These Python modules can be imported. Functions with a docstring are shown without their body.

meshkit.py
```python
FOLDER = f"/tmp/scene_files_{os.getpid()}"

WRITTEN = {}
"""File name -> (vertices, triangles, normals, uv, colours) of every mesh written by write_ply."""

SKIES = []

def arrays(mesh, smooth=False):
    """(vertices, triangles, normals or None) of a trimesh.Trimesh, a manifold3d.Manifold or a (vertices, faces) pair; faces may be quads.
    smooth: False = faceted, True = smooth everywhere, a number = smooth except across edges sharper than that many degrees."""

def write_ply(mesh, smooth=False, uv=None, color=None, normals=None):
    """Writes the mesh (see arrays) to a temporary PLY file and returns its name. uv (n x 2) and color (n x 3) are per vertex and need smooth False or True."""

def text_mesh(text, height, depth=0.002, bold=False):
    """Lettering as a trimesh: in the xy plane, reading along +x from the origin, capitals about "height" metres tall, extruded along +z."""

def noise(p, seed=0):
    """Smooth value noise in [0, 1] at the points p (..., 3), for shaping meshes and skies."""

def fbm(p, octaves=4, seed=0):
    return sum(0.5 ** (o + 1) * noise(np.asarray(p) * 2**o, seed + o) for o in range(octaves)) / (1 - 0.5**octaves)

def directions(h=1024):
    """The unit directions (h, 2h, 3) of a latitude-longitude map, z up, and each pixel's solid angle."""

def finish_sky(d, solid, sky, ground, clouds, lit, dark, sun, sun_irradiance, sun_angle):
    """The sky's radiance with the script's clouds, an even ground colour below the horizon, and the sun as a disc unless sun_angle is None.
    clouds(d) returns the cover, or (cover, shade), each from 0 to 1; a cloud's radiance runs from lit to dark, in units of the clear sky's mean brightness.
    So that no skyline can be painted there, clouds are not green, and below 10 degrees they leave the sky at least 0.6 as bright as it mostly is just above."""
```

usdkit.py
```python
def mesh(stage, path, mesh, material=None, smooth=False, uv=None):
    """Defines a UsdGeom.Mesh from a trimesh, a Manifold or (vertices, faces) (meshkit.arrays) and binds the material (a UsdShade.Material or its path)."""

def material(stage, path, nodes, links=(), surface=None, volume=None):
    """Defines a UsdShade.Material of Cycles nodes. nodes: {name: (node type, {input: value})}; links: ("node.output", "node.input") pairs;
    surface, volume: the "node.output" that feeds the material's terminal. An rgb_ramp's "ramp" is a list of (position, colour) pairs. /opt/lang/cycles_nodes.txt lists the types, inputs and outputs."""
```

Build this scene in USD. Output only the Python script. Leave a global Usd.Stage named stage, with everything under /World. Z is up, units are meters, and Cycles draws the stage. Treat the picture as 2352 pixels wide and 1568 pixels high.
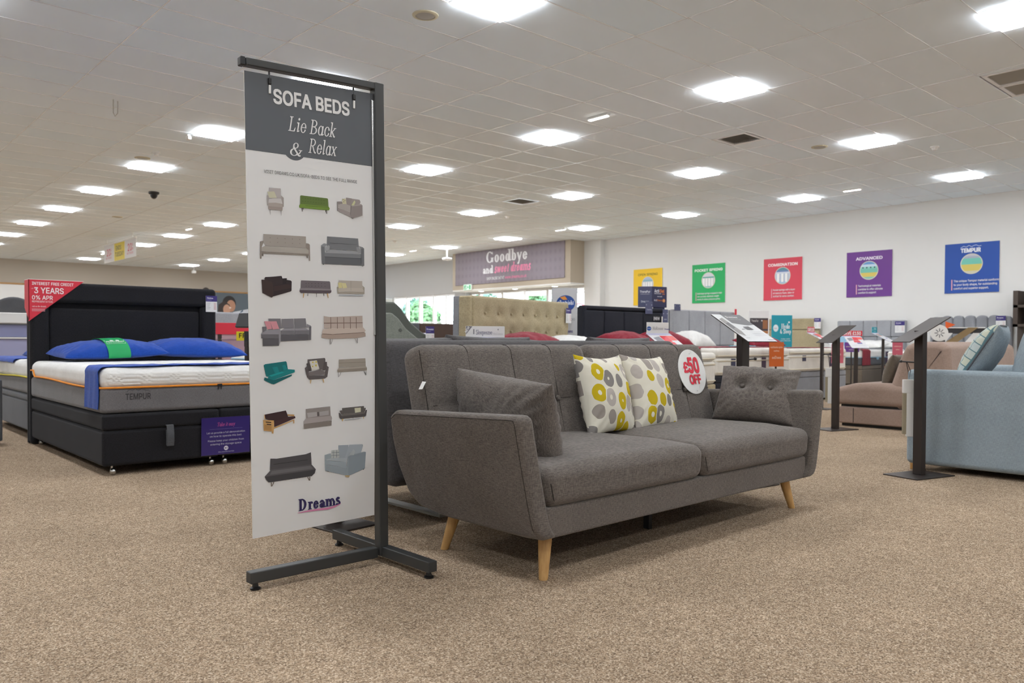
import math, random
import numpy as np, trimesh, shapely
from shapely import affinity
from shapely.geometry import Polygon, Point, LineString, box as sbox
from shapely.ops import unary_union
import usdkit, meshkit
from pxr import Usd, UsdGeom, UsdLux, UsdShade, Gf, Sdf, Vt

stage = Usd.Stage.CreateInMemory()
UsdGeom.SetStageUpAxis(stage, "Z"); UsdGeom.SetStageMetersPerUnit(stage, 1.0)
UsdGeom.Xform.Define(stage, "/World"); UsdGeom.Scope.Define(stage, "/World/Looks")

# ------------------------------------------------------------------ camera, sky, exposure
EYE = 0.87                                   # height of the lens above the carpet
ZC = 3.79                                    # ceiling height
RIGHT = np.array([0.7439528776, -0.6682185809, 0.0042478254])
DOWN = np.array([-0.0093448306, -0.0167597212, -0.9998158760])
FWD = np.array([0.6681667382, 0.7437762028, -0.0187128325])
FPX = 1840.53
cam = UsdGeom.Camera.Define(stage, "/World/camera")
up = -DOWN; back = -FWD
cam.AddTransformOp().Set(Gf.Matrix4d(*RIGHT, 0, *up, 0, *back, 0, 0, 0, EYE, 1))
cam.CreateHorizontalApertureAttr(36.0); cam.CreateVerticalApertureAttr(24.0)
cam.CreateFocalLengthAttr(FPX / 2352 * 36.0)
cam.CreateVerticalApertureOffsetAttr(31.0 / 2352 * 36.0)
cam.CreateClippingRangeAttr(Gf.Vec2f(0.05, 500.0))
cam.CreateFStopAttr(5.0); cam.CreateFocusDistanceAttr(3.2)
cam.CreateExposureAttr(0.0)
LAMP = 35.0                                  # radiance of the ceiling panels
dome = UsdLux.DomeLight.Define(stage, "/World/sky")
dome.CreateIntensityAttr(4.6); dome.CreateColorAttr(Gf.Vec3f(0.86, 0.94, 1.0))

# ------------------------------------------------------------------ helpers
def lin(c):
    if isinstance(c, str):
        c = [int(c[i:i + 2], 16) / 255 for i in (0, 2, 4)]
    return tuple(x / 12.92 if x <= 0.04045 else ((x + 0.055) / 1.055) ** 2.4 for x in c)

_count = {}
def numbered(path):
    k = _count.get(path, 0); _count[path] = k + 1
    return path if k == 0 else "%s_%03d" % (path, k)

def tag(prim, label=None, cat=None, group=None, kind=None):
    for k, v in (("label", label), ("category", cat), ("group", group), ("kind", kind)):
        if v: prim.SetCustomDataByKey(k, v)

def path_of(parent):
    return "/World" if parent is None else str(parent.GetPath())

def mat4(loc=(0, 0, 0), rz=0, rx=0, ry=0):
    T = trimesh.transformations
    M = T.rotation_matrix(math.radians(rz), [0, 0, 1]) @ T.rotation_matrix(math.radians(ry), [0, 1, 0]) @ T.rotation_matrix(math.radians(rx), [1, 0, 0])
    M[:3, 3] = loc
    return M

def frame(o, u, v):
    """matrix whose x runs along u and y along v (made square to u)"""
    u = np.array(u, float); u /= np.linalg.norm(u); v = np.array(v, float); v -= u * (u @ v); v /= np.linalg.norm(v)
    M = np.eye(4); M[:3, 0] = u; M[:3, 1] = v; M[:3, 2] = np.cross(u, v); M[:3, 3] = o
    return M

def setM(x, M):
    x.AddTransformOp().Set(Gf.Matrix4d(*np.asarray(M, float).T.ravel()))

def thing(name, label, cat, loc=(0, 0, 0), rz=0, group=None, M=None, kind=None):
    x = UsdGeom.Xform.Define(stage, numbered("/World/" + name))
    if M is not None: setM(x, M)
    else:
        x.AddTranslateOp().Set(Gf.Vec3d(*map(float, loc)))
        if rz: x.AddRotateZOp().Set(float(rz))
    tag(x.GetPrim(), label, cat, group, kind)
    return x.GetPrim()

def obj(name, mesh, m, parent=None, label=None, cat=None, group=None, kind=None, M=None, smooth=30, uv=None, xf=None):
    """one Mesh. M moves the vertices; xf becomes the prim's own transform."""
    if isinstance(mesh, list): mesh = trimesh.util.concatenate(mesh)
    if M is not None: mesh = mesh.copy(); mesh.apply_transform(M)
    p = usdkit.mesh(stage, numbered(path_of(parent) + "/" + name), mesh, MAT[m], smooth=smooth if uv is None else True, uv=uv)
    if xf is not None: setM(p, xf)
    tag(p.GetPrim(), label, cat, group, kind)
    return p.GetPrim()

def dup(root, loc, rz=0, label=None, group=None):
    was = root.GetCustomData()
    r = thing(root.GetName().rsplit("_0", 1)[0], label or was.get("label"), was.get("category"), loc, rz, group or was.get("group"))
    r.GetReferences().AddInternalReference(root.GetPath())
    r.SetInstanceable(True)
    return r

def at(px, d):
    """plan position at distance d (along the view) of a column of the view"""
    t = (px - 1176) / FPX
    return (FWD[:2] + t * RIGHT[:2]) * d
def height(py, px, d):
    a = np.array([(px - 1176) / FPX, (py - 815) / FPX])
    r = FWD + a[0] * RIGHT + a[1] * DOWN
    return EYE + d * r[2]

# ------------------------------------------------------------------ meshes
def bx(x0, y0, z0, x1, y1, z1):
    m = trimesh.creation.box([x1 - x0, y1 - y0, z1 - z0]); m.apply_translation([(x0 + x1) / 2, (y0 + y1) / 2, (z0 + z1) / 2]); return m

def rbox(sx, sy, sz, r, n=3, div=(1, 1, 1), c=(0, 0, 0)):
    """box with rounded edges, centred on c; div cuts the flat middles"""
    h = np.array([sx, sy, sz]) / 2.0; r = min(r, h.min() * 0.999)
    ax = []
    for k in range(3):
        a = np.tan(np.linspace(0, math.pi / 4, n + 1)) * r
        lo = -(h[k] - r) - a[::-1]; hi = (h[k] - r) + a
        mid = np.linspace(-(h[k] - r), h[k] - r, div[k] + 1)[1:-1]
        ax.append(np.concatenate([lo, mid, hi]))
    V, F, base = [], [], 0
    for k in range(3):
        u, v = (k + 1) % 3, (k + 2) % 3
        for s in (1, -1):
            U, W = np.meshgrid(ax[u], ax[v], indexing="ij")
            p = np.zeros(U.shape + (3,)); p[..., k] = s * h[k]; p[..., u] = U; p[..., v] = W
            V.append(p.reshape(-1, 3)); a, b = U.shape
            i = np.arange(a * b).reshape(a, b) + base
            q = np.stack([i[:-1, :-1], i[1:, :-1], i[1:, 1:], i[:-1, 1:]], -1).reshape(-1, 4)
            if s < 0: q = q[:, ::-1]
            F += [q[:, [0, 1, 2]], q[:, [0, 2, 3]]]; base += a * b
    V = np.vstack(V); inner = np.clip(V, -(h - r), h - r); d = V - inner
    L = np.linalg.norm(d, axis=1, keepdims=True); V = inner + d / np.maximum(L, 1e-9) * r
    m = trimesh.Trimesh(V, np.vstack(F), process=False); m.merge_vertices(digits_vertex=6)
    m.apply_translation(c); return m

def deform(m, f):
    m = m.copy(); m.vertices = f(np.array(m.vertices)); return m

def tube(pts, r, sides=8, closed=False):
    P = np.array(pts, float); n = len(P); rr = np.broadcast_to(r, n)
    t = np.gradient(P, axis=0)
    if closed: t = np.roll(P, -1, 0) - np.roll(P, 1, 0)
    t /= np.maximum(np.linalg.norm(t, axis=1, keepdims=True), 1e-9)
    a = np.array([0, 0, 1.0]) if abs(t[0][2]) < 0.9 else np.array([1.0, 0, 0])
    rings = []
    u = np.cross(t[0], a); u /= np.linalg.norm(u)
    for i in range(n):
        u = u - t[i] * (u @ t[i]); u /= np.linalg.norm(u); v = np.cross(t[i], u)
        ang = np.arange(sides) / sides * 2 * math.pi
        rings.append(P[i] + rr[i] * (np.cos(ang)[:, None] * u + np.sin(ang)[:, None] * v))
    V = np.vstack(rings); F = []
    for i in range(n if closed else n - 1):
        j = (i + 1) % n
        for k in range(sides):
            l = (k + 1) % sides
            F += [[i * sides + k, i * sides + l, j * sides + l], [i * sides + k, j * sides + l, j * sides + k]]
    if not closed:
        V = np.vstack([V, P[0], P[-1]])
        for k in range(sides):
            l = (k + 1) % sides
            F += [[n * sides, l, k], [n * sides + 1, (n - 1) * sides + k, (n - 1) * sides + l]]
    m = trimesh.Trimesh(V, np.array(F), process=False)
    if m.volume < 0: m.invert()
    return m

def lathe(prof, n=24):
    return trimesh.creation.revolve(np.array(prof, float), sections=n)

def extrude(poly, h):
    gs = getattr(poly, "geoms", [poly])
    return trimesh.util.concatenate([trimesh.creation.extrude_polygon(g, h, engine="earcut") for g in gs if g.area > 1e-9])

def slab(poly, t, r, n=3, m=120):
    """closed outline extruded to thickness t along +z (centred) with rounded rims; convex-ish outlines"""
    ring = np.array(poly.exterior.coords)[:-1]
    if not poly.exterior.is_ccw: ring = ring[::-1]
    ls = LineString(np.vstack([ring, ring[:1]])); L = ls.length
    P = np.array([ls.interpolate(L * i / m).coords[0] for i in range(m)])
    tg = np.roll(P, -1, 0) - np.roll(P, 1, 0); tg /= np.linalg.norm(tg, axis=1, keepdims=True)
    nr = np.c_[tg[:, 1], -tg[:, 0]]
    lay = []
    for a in np.linspace(0, math.pi / 2, n + 1): lay.append((r * (1 - math.sin(a)), -t / 2 + r * (1 - math.cos(a))))
    lay = lay + [(i, -z) for i, z in lay[::-1]]
    V = np.vstack([np.c_[P - nr * i, np.full(m, z)] for i, z in lay]); F = []
    for k in range(len(lay) - 1):
        for i in range(m):
            j = (i + 1) % m
            F += [[k * m + i, k * m + j, (k + 1) * m + j], [k * m + i, (k + 1) * m + j, (k + 1) * m + i]]
    c = P.mean(0); nb = len(V); V = np.vstack([V, [*c, -t / 2], [*c, t / 2]])
    for i in range(m):
        j = (i + 1) % m; F += [[nb, j, i], [nb + 1, (len(lay) - 1) * m + i, (len(lay) - 1) * m + j]]
    return trimesh.Trimesh(V, np.array(F), process=False)

def pillow(w, h, t, seed=0, pinch=0.07, p=0.45, n=26, wr=0.012, dips=(), ear=0.0):
    """stuffed cushion in the xy plane; dips: (x, y, depth, radius) on both faces. returns mesh, uv"""
    a = np.sin(np.linspace(-math.pi / 2, math.pi / 2, n)); U, V = np.meshgrid(a, a, indexing="ij")
    X = w / 2 * U * (1 - pinch * (1 - V ** 2) * np.abs(U)); Y = h / 2 * V * (1 - pinch * (1 - U ** 2) * np.abs(V))
    T = t / 2 * np.maximum((1 - U ** 2) * (1 - V ** 2), 0) ** p
    uv = np.c_[(X / w + 0.5).ravel() * w, (Y / h + 0.5).ravel() * h]
    out, uvs, fs = [], [], []
    for s in (1, -1):
        nz = meshkit.fbm(np.stack([X * 9, Y * 9, np.full_like(X, seed * 3.1 + s)], -1), 3, seed) - 0.5
        ang = np.arctan2(V, U); edge = np.clip(np.maximum(abs(U), abs(V)), 0, 1)
        fold = np.sin(ang * 26 + 6 * nz) * edge ** 3 * (1 - edge ** 14) * wr * 0.6
        Z = T + (nz * wr * 2.2 + fold) * (T / (t / 2)) ** 0.5
        for dx, dy, dd, dr in dips: Z -= dd * np.exp(-((X - dx) ** 2 + (Y - dy) ** 2) / dr ** 2)
        out.append(np.stack([X, Y, s * np.maximum(Z, 0)], -1).reshape(-1, 3)); uvs.append(uv if s > 0 else uv + 3.7)
        i = np.arange(n * n).reshape(n, n)
        q = np.stack([i[:-1, :-1], i[1:, :-1], i[1:, 1:], i[:-1, 1:]], -1).reshape(-1, 4)
        if s < 0: q = q[:, ::-1]
        fs.append(np.vstack([q[:, [0, 1, 2]], q[:, [0, 2, 3]]]) + (0 if s > 0 else n * n))
    m = trimesh.Trimesh(np.vstack(out), np.vstack(fs), process=False)
    return m, np.vstack(uvs)

def pillow_m(*a, **k):
    m = pillow(*a, **k)[0]; m.merge_vertices(digits_vertex=6); return m

def sheet(P, t):
    """grid of points (a, b, 3) thickened by t along its normals"""
    P = np.asarray(P, float); a, b = P.shape[:2]
    du, dv = np.gradient(P, axis=0), np.gradient(P, axis=1)
    N = np.cross(du, dv); N /= np.maximum(np.linalg.norm(N, axis=2, keepdims=True), 1e-9)
    V = np.vstack([(P + N * t / 2).reshape(-1, 3), (P - N * t / 2).reshape(-1, 3)])
    i = np.arange(a * b).reshape(a, b)
    q = np.stack([i[:-1, :-1], i[1:, :-1], i[1:, 1:], i[:-1, 1:]], -1).reshape(-1, 4)
    F = [q, q[:, ::-1] + a * b]
    e = np.concatenate([i[0, :], i[1:, -1], i[-1, -2::-1], i[-2:0:-1, 0]]); e2 = np.roll(e, -1)
    F.append(np.stack([e2, e, e + a * b, e2 + a * b], -1))
    q = np.vstack(F)
    return trimesh.Trimesh(V, np.vstack([q[:, [0, 1, 2]], q[:, [0, 2, 3]]]), process=False)

# ------------------------------------------------------------------ materials
MAT = {}
def plain(name, c, rough=0.5, metal=0.0, spec=0.5, **k):
    MAT[name] = usdkit.material(stage, "/World/Looks/" + name, {"p": ("principled_bsdf", {"base_color": lin(c), "roughness": rough, "metallic": metal, "specular_ior_level": spec, **k})}, [], surface="p.BSDF")

def fabric(name, c, c2=None, scale=420.0, mottle=7.0, amt=0.22, rough=0.92, bump=0.25, streak=True, sheen=0.15):
    """woven cloth: two crossed thread noises vary the colour and the relief, a slow noise the wear"""
    a = np.array(lin(c)); b = np.array(lin(c2)) if c2 else a * 1.0
    lo, hi = a * (1 - amt), b * (1 + amt)
    n = {"t": ("texture_coordinate", {}),
         "m1": ("mapping", {"scale": (1.0, 1.0, 0.12) if streak else (1, 1, 1)}), "m2": ("mapping", {"scale": (0.12, 0.12, 1.0) if streak else (1, 1, 1)}),
         "n1": ("noise_texture", {"scale": scale, "detail": 1.5}), "n2": ("noise_texture", {"scale": scale, "detail": 1.5}),
         "n3": ("noise_texture", {"scale": mottle, "detail": 2.0}),
         "add": ("math", {"math_type": "add"}), "k": ("math", {"math_type": "multiply_add", "value2": 0.5, "value3": 0.0}),
         "mr": ("map_range", {"from_min": 0.32, "from_max": 0.68, "clamp": True}),
         "mx": ("mix_color", {"a": tuple(lo), "b": tuple(hi)}),
         "mz": ("map_range", {"from_min": 0.3, "from_max": 0.7, "to_min": 0.93, "to_max": 1.07, "clamp": True}),
         "mm": ("mix_color", {"blend_type": "multiply", "fac": 1.0}),
         "b": ("bump", {"strength": bump, "distance": 0.002}),
         "p": ("principled_bsdf", {"roughness": rough, "specular_ior_level": 0.2, "sheen_weight": sheen, "sheen_roughness": 0.5})}
    l = [("t.object", "m1.vector"), ("t.object", "m2.vector"), ("m1.vector", "n1.vector"), ("m2.vector", "n2.vector"), ("t.object", "n3.vector"),
         ("n1.fac", "add.value1"), ("n2.fac", "add.value2"), ("add.value", "k.value1"), ("k.value", "mr.value"), ("mr.result", "mx.fac"),
         ("n3.fac", "mz.value"), ("mx.result", "mm.a"), ("mz.result", "mm.b"), ("mm.result", "p.base_color"), ("k.value", "b.height"), ("b.normal", "p.normal")]
    MAT[name] = usdkit.material(stage, "/World/Looks/" + name, n, l, surface="p.BSDF")

def glow(name, c, s):
    MAT[name] = usdkit.material(stage, "/World/Looks/" + name, {"e": ("emission", {"color": c, "strength": s})}, [], surface="e.emission")

MAT["print"] = usdkit.material(stage, "/World/Looks/print", {"a": ("attribute", {"attribute": "ink"}), "p": ("principled_bsdf", {"roughness": 0.45, "specular_ior_level": 0.35})}, [("a.color", "p.base_color")], surface="p.BSDF")
MAT["print_gloss"] = usdkit.material(stage, "/World/Looks/print_gloss", {"a": ("attribute", {"attribute": "ink"}), "p": ("principled_bsdf", {"roughness": 0.2, "specular_ior_level": 0.5})}, [("a.color", "p.base_color")], surface="p.BSDF")

# ------------------------------------------------------------------ flat print: layers of coloured shapes
class Print:
    def __init__(s, step=0.00025): s.V, s.F, s.C, s.n, s.k, s.step = [], [], [], 0, 0, step
    def tri(s, v2, f, c):
        v = np.c_[np.asarray(v2)[:, :2], np.full(len(v2), s.step * (s.k + 1))]
        s.V.append(v); s.F.append(np.asarray(f) + s.n); s.n += len(v); s.C.append(np.tile(lin(c), (len(v), 1))); s.k += 1
    def poly(s, p, c):
        for g in getattr(p, "geoms", [p]):
            if g.is_empty or g.area < 1e-10: continue
            v, f = trimesh.creation.triangulate_polygon(g, engine="earcut")
            v2 = np.asarray(v); f = np.asarray(f)
            d1, d2 = v2[f[:, 1]] - v2[f[:, 0]], v2[f[:, 2]] - v2[f[:, 0]]
            cr = d1[:, 0] * d2[:, 1] - d1[:, 1] * d2[:, 0]; f[cr < 0] = f[cr < 0][:, ::-1]
            s.tri(v2, f, c); s.k -= 1
        s.k += 1
    def rect(s, x0, y0, x1, y1, c): s.poly(sbox(x0, y0, x1, y1), c)
    def disc(s, x, y, r, c, ry=None): s.poly(affinity.scale(Point(x, y).buffer(r, 24), 1, (ry or r) / r), c)
    def text(s, t, x, y, h, c, bold=False, align="c", width=None, rot=0, shear=0, cond=1.0, heavy=0):
        m = meshkit.text_mesh(t, h, 0.002, bold); n = m.face_normals[:, 2] > 0.9
        f = m.faces[n]; u, inv = np.unique(f, return_inverse=True); v = m.vertices[u][:, :2].copy(); f = inv.reshape(-1, 3)
        for dx, dy in ((0, 0), (heavy, heavy), (-heavy, heavy), (heavy, -heavy), (-heavy, -heavy))[:5 if heavy else 1]: s._put(v, f, x + dx * h, y + dy * h, c, align, width, rot, shear, cond)
    def serif(s, t, x, y, h, c, bold=False, align="c", width=None, rot=0, italic=False, cond=1.0):
        g = serif_shape(t, bold, italic)
        V, F, n = [], [], 0
        for q in getattr(g, "geoms", [g]):
            v, f = trimesh.creation.triangulate_polygon(q, engine="earcut"); v = np.asarray(v); f = np.asarray(f)
            d1, d2 = v[f[:, 1]] - v[f[:, 0]], v[f[:, 2]] - v[f[:, 0]]; cr = d1[:, 0] * d2[:, 1] - d1[:, 1] * d2[:, 0]; f[cr < 0] = f[cr < 0][:, ::-1]
            V.append(v); F.append(f + n); n += len(v)
        s._put(np.vstack(V) * h, np.vstack(F), x, y, c, align, width, rot, 0.2 if italic else 0, cond)
    def _put(s, v, f, x, y, c, align, width, rot, shear, cond):
        v = v.copy(); v[:, 0] *= cond; lo, hi = v[:, 0].min(), v[:, 0].max()
        if width: v[:, 0] = (v[:, 0] - lo) * width / (hi - lo); lo, hi = 0, width
        v[:, 0] -= {"l": lo, "c": (lo + hi) / 2, "r": hi}[align]
        v[:, 0] += shear * v[:, 1]
        a = math.radians(rot); ca, sa = math.cos(a), math.sin(a)
        v = np.c_[v[:, 0] * ca - v[:, 1] * sa + x, v[:, 0] * sa + v[:, 1] * ca + y]
        s.tri(v, f, c)
    def mesh(s, name, parent, M=None, m="print", **k):
        V, F, C = np.vstack(s.V), np.vstack(s.F), np.vstack(s.C)
        u, F = np.unique(F, return_inverse=True); V, C, F = V[u], C[u], F.reshape(-1, 3)
        if M is not None: V = trimesh.transform_points(V, M)
        p = usdkit.mesh(stage, numbered(path_of(parent) + "/" + name), (V, F), MAT[m])
        UsdGeom.PrimvarsAPI(p).CreatePrimvar("ink", Sdf.ValueTypeNames.Color3fArray, "vertex").Set(Vt.Vec3fArray.FromNumpy(C.astype(np.float32)))
        tag(p.GetPrim(), **k)
        return p.GetPrim()

def facing(o, rz):
    """print matrix: x to the reader's right, y up, out of the face; rz = heading of the reader's right-hand side"""
    a = math.radians(rz); return frame(o, (math.cos(a), math.sin(a), 0), (0, 0, 1))

def el(cx, cy, rx, ry): return affinity.scale(Point(cx, cy).buffer(1, 16), rx, ry)
def ring(cx, cy, rx, ry, t, n): return el(cx, cy, rx, ry).difference(el(cx, cy, max(rx - t, .01), max(ry - n, .01)))
def pl(*p): return Polygon(p)
def st(x, y0, y1, t, top="l", bot="b"):
    g = [sbox(x, y0, x + t, y1)]
    if top in "lb" and top: g.append(pl((x - .1, y1), (x, y1), (x + .02, y1 - .12), (x - .1, y1 - .05)))
    if top == "b": g.append(sbox(x, y1 - .05, x + t + .1, y1))
    if bot == "b": g.append(sbox(x - .1, y0, x + t + .1, y0 + .05))
    if bot == "r": g.append(pl((x + t, y0), (x + t + .12, y0 + .09), (x + t + .1, y0 + .12), (x + t, y0 + .1)))
    return unary_union(g)
def ln(p, w): return LineString(p).buffer(w / 2, cap_style=2, join_style=1)
def glyph(ch, t, n, it):
    X = .66
    R = lambda x0, y0, x1, y1: sbox(x0, y0, x1, y1)
    U = unary_union
    if ch == " ": return None, .34
    if ch == "L": return U([st(.1, 0, 1, t, "b"), R(.1, 0, .62, .06), pl((.62, 0), (.66, .28), (.6, .28), (.5, .05))]), .72
    if ch == "T": return U([st(.28, 0, 1, t, ""), R(0, .94, .72, 1), pl((0, 1), (0, .72), (.05, .72), (.12, .95)), pl((.72, 1), (.72, .72), (.67, .72), (.6, .95))]), .76
    if ch == "H": return U([st(.1, 0, 1, t, "b"), st(.6, 0, 1, t, "b"), R(.1, .48, .7, .54)]), .88
    if ch == "B": return U([st(.1, 0, 1, t, "b"), ring(.3, .75, .33, .25, t, n).intersection(R(.28, 0, 2, 2)), ring(.32, .27, .37, .27, t, n).intersection(R(.28, -1, 2, 2)), R(.1, 1 - n, .32, 1), R(.1, .5, .32, .5 + n), R(.1, 0, .34, n)]), .76
    if ch == "R": return U([st(.1, 0, 1, t, "b"), ring(.3, .74, .34, .26, t, n).intersection(R(.28, 0, 2, 2)), R(.1, 1 - n, .32, 1), R(.1, .48, .32, .48 + n), ln([(.36, .5), (.62, .08), (.78, .03)], t * .9)]), .82
    if ch == "D": return U([st(.1, 0, 1, t, "b"), ring(.3, .5, .5, .5, t, n).intersection(R(.28, -1, 2, 2)), R(.1, 1 - n, .32, 1), R(.1, 0, .32, n)]), .9
    if ch == "G": return U([ring(.45, .5, .43, .51, t, n).difference(R(.5, .42, 2, .78)), st(.66, .04, .44, t, "", ""), R(.55, .39, .95, .44), pl((.78, .7), (.83, .7), (.83, 1), (.76, .9))]), .98
    if ch == "S": return U([ln([(.5, .82), (.38, .95), (.24, .95), (.12, .82), (.14, .65), (.3, .53), (.45, .43), (.53, .28), (.46, .1), (.32, .03), (.16, .06), (.06, .2)], t * .9)]), .62
    if ch == "o": return ring(.3, .33, .28, .345, t, n), .62
    if ch == "c": return ring(.29, .33, .27, .345, t, n).difference(pl((.34, .33), (.8, .05), (.8, .56))).union(el(.44, .52, .07, .07)), .54
    if ch == "e": return U([ring(.29, .33, .27, .345, t, n).difference(pl((.3, .32), (.8, .1), (.8, .32))), R(.1, .33, .53, .33 + n)]), .58
    if ch == "d": return U([ring(.28, .33, .26, .345, t, n), st(.42, 0, 1.03, t, "l", "r")]), .66
    if ch == "b": return U([ring(.34, .33, .27, .345, t, n), st(.08, .02, 1.03, t, "l", "")]), .64
    if ch == "p": return U([ring(.34, .33, .27, .345, t, n), st(.08, -.32, X, t, "l", "b")]), .64
    if ch == "a":
        if it: return U([ring(.27, .33, .25, .345, t, n), st(.4, 0, X, t, "", "r")]), .62
        return U([ring(.25, .19, .22, .2, t, n), st(.36, 0, .48, t, "", "r"), ring(.28, .45, .22, .22, t, n).intersection(R(-1, .45, 2, 2)), el(.11, .49, .07, .07)]), .58
    if ch == "r": return U([st(.1, 0, X, t, "l"), ring(.34, .42, .22, .245, t, n).intersection(R(.12, .46, .5, 2)), el(.44, .56, .08, .08)]), .5
    if ch == "n": return U([st(.1, 0, X, t, "l"), st(.46, 0, .42, t, ""), ring(.35, .4, .26, .27, t, n).intersection(R(0, .4, 2, 2))]), .72
    if ch == "h": return U([st(.1, 0, 1.03, t, "l"), st(.46, 0, .42, t, ""), ring(.35, .4, .26, .27, t, n).intersection(R(0, .4, 2, 2))]), .72
    if ch == "u": return U([st(.08, .2, X, t, "l", ""), st(.42, 0, X, t, "l", "r"), ring(.3, .24, .22, .26, t, n).intersection(R(0, -1, 2, .24))]), .68
    if ch == "m": return U([st(.1, 0, X, t, "l"), st(.46, 0, .42, t, ""), st(.82, 0, .42, t, ""), ring(.35, .4, .26, .27, t, n).intersection(R(0, .4, 2, 2)), ring(.71, .4, .26, .27, t, n).intersection(R(0, .4, 2, 2))]), 1.08
    if ch == "s": return ln([(.39, .52), (.3, .61), (.18, .61), (.1, .52), (.13, .42), (.24, .35), (.36, .27), (.42, .17), (.36, .07), (.24, .03), (.12, .06), (.05, .15)], t * .8), .48
    if ch == "i": return U([st(.1, 0, X, t, "l", "r" if it else "b"), el(.1 + t / 2, .88, .09, .09)]), .38
    if ch == "l": return st(.1, 0, 1.03, t, "l", "r" if it else "b"), .38
    if ch == "t": return U([st(.12, .02, .86, t, "", "r"), R(0, X - .05, .38, X)]), .4
    if ch == "f": return U([st(.12, 0, .85, t, "", "b"), R(0, X - .05, .38, X), ring(.3, .82, .2, .22, t, n).intersection(R(-1, .82, 2, 2))]), .4
    if ch == "k": return U([st(.1, 0, 1.03, t, "l"), ln([(.2, .3), (.5, .6)], n * 1.4), ln([(.26, .36), (.5, .04), (.6, .03)], t * .9), R(.38, X - .05, .62, X)]), .64
    if ch == "x": return U([ln([(.08, .64), (.46, .02)], t), ln([(.46, .64), (.06, .02)], n * 1.3), R(0, X - .05, .2, X), R(.36, X - .05, .56, X), R(0, 0, .18, .05), R(.34, 0, .58, .05)]), .58
    if ch == "y": return U([ln([(.1, .64), (.32, .04)], t), ln([(.52, .64), (.2, -.28), (.08, -.28)], n * 1.5), R(0, X - .05, .24, X), R(.4, X - .05, .62, X)]), .6
    if ch == "v": return U([ln([(.1, .64), (.32, .02)], t), ln([(.52, .64), (.32, .02)], n * 1.5), R(0, X - .05, .24, X)]), .6
    if ch == "w": return U([ln([(.1, .64), (.27, .02)], t), ln([(.42, .64), (.27, .02)], n * 1.5), ln([(.42, .64), (.6, .02)], t), ln([(.8, .64), (.6, .02)], n * 1.5), R(0, X - .05, .2, X)]), .86
    if ch == "z": return U([R(.04, X - .08, .46, X), R(.04, 0, .48, .08), ln([(.42, .62), (.08, .04)], t * .9)]), .5
    if ch == "&": return U([ring(.36, .77, .19, .22, t * .75, n), ring(.32, .27, .3, .29, t, n).difference(pl((.34, .3), (.9, .1), (.9, .62), (.4, .62))), ln([(.2, .66), (.66, .03), (.78, .03)], t * .9), ln([(.76, .44), (.68, .22), (.52, .06)], n * 1.4), ln([(.6, .44), (.84, .44)], n)]), .86
    return ring(.3, .33, .28, .345, t, n), .6
_serif = {}
def serif_shape(t, bold, italic):
    key = (t, bold, italic)
    if key not in _serif:
        w, n = (.225, .095) if bold else (.125, .055)
        x, out = 0, []
        for ch in t:
            g, adv = glyph(ch, w, n, italic)
            if g is not None: out.append(affinity.translate(g, x, 0))
            x += adv + (.04 if bold else .01)
        _serif[key] = unary_union(out)
    return _serif[key]
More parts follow.
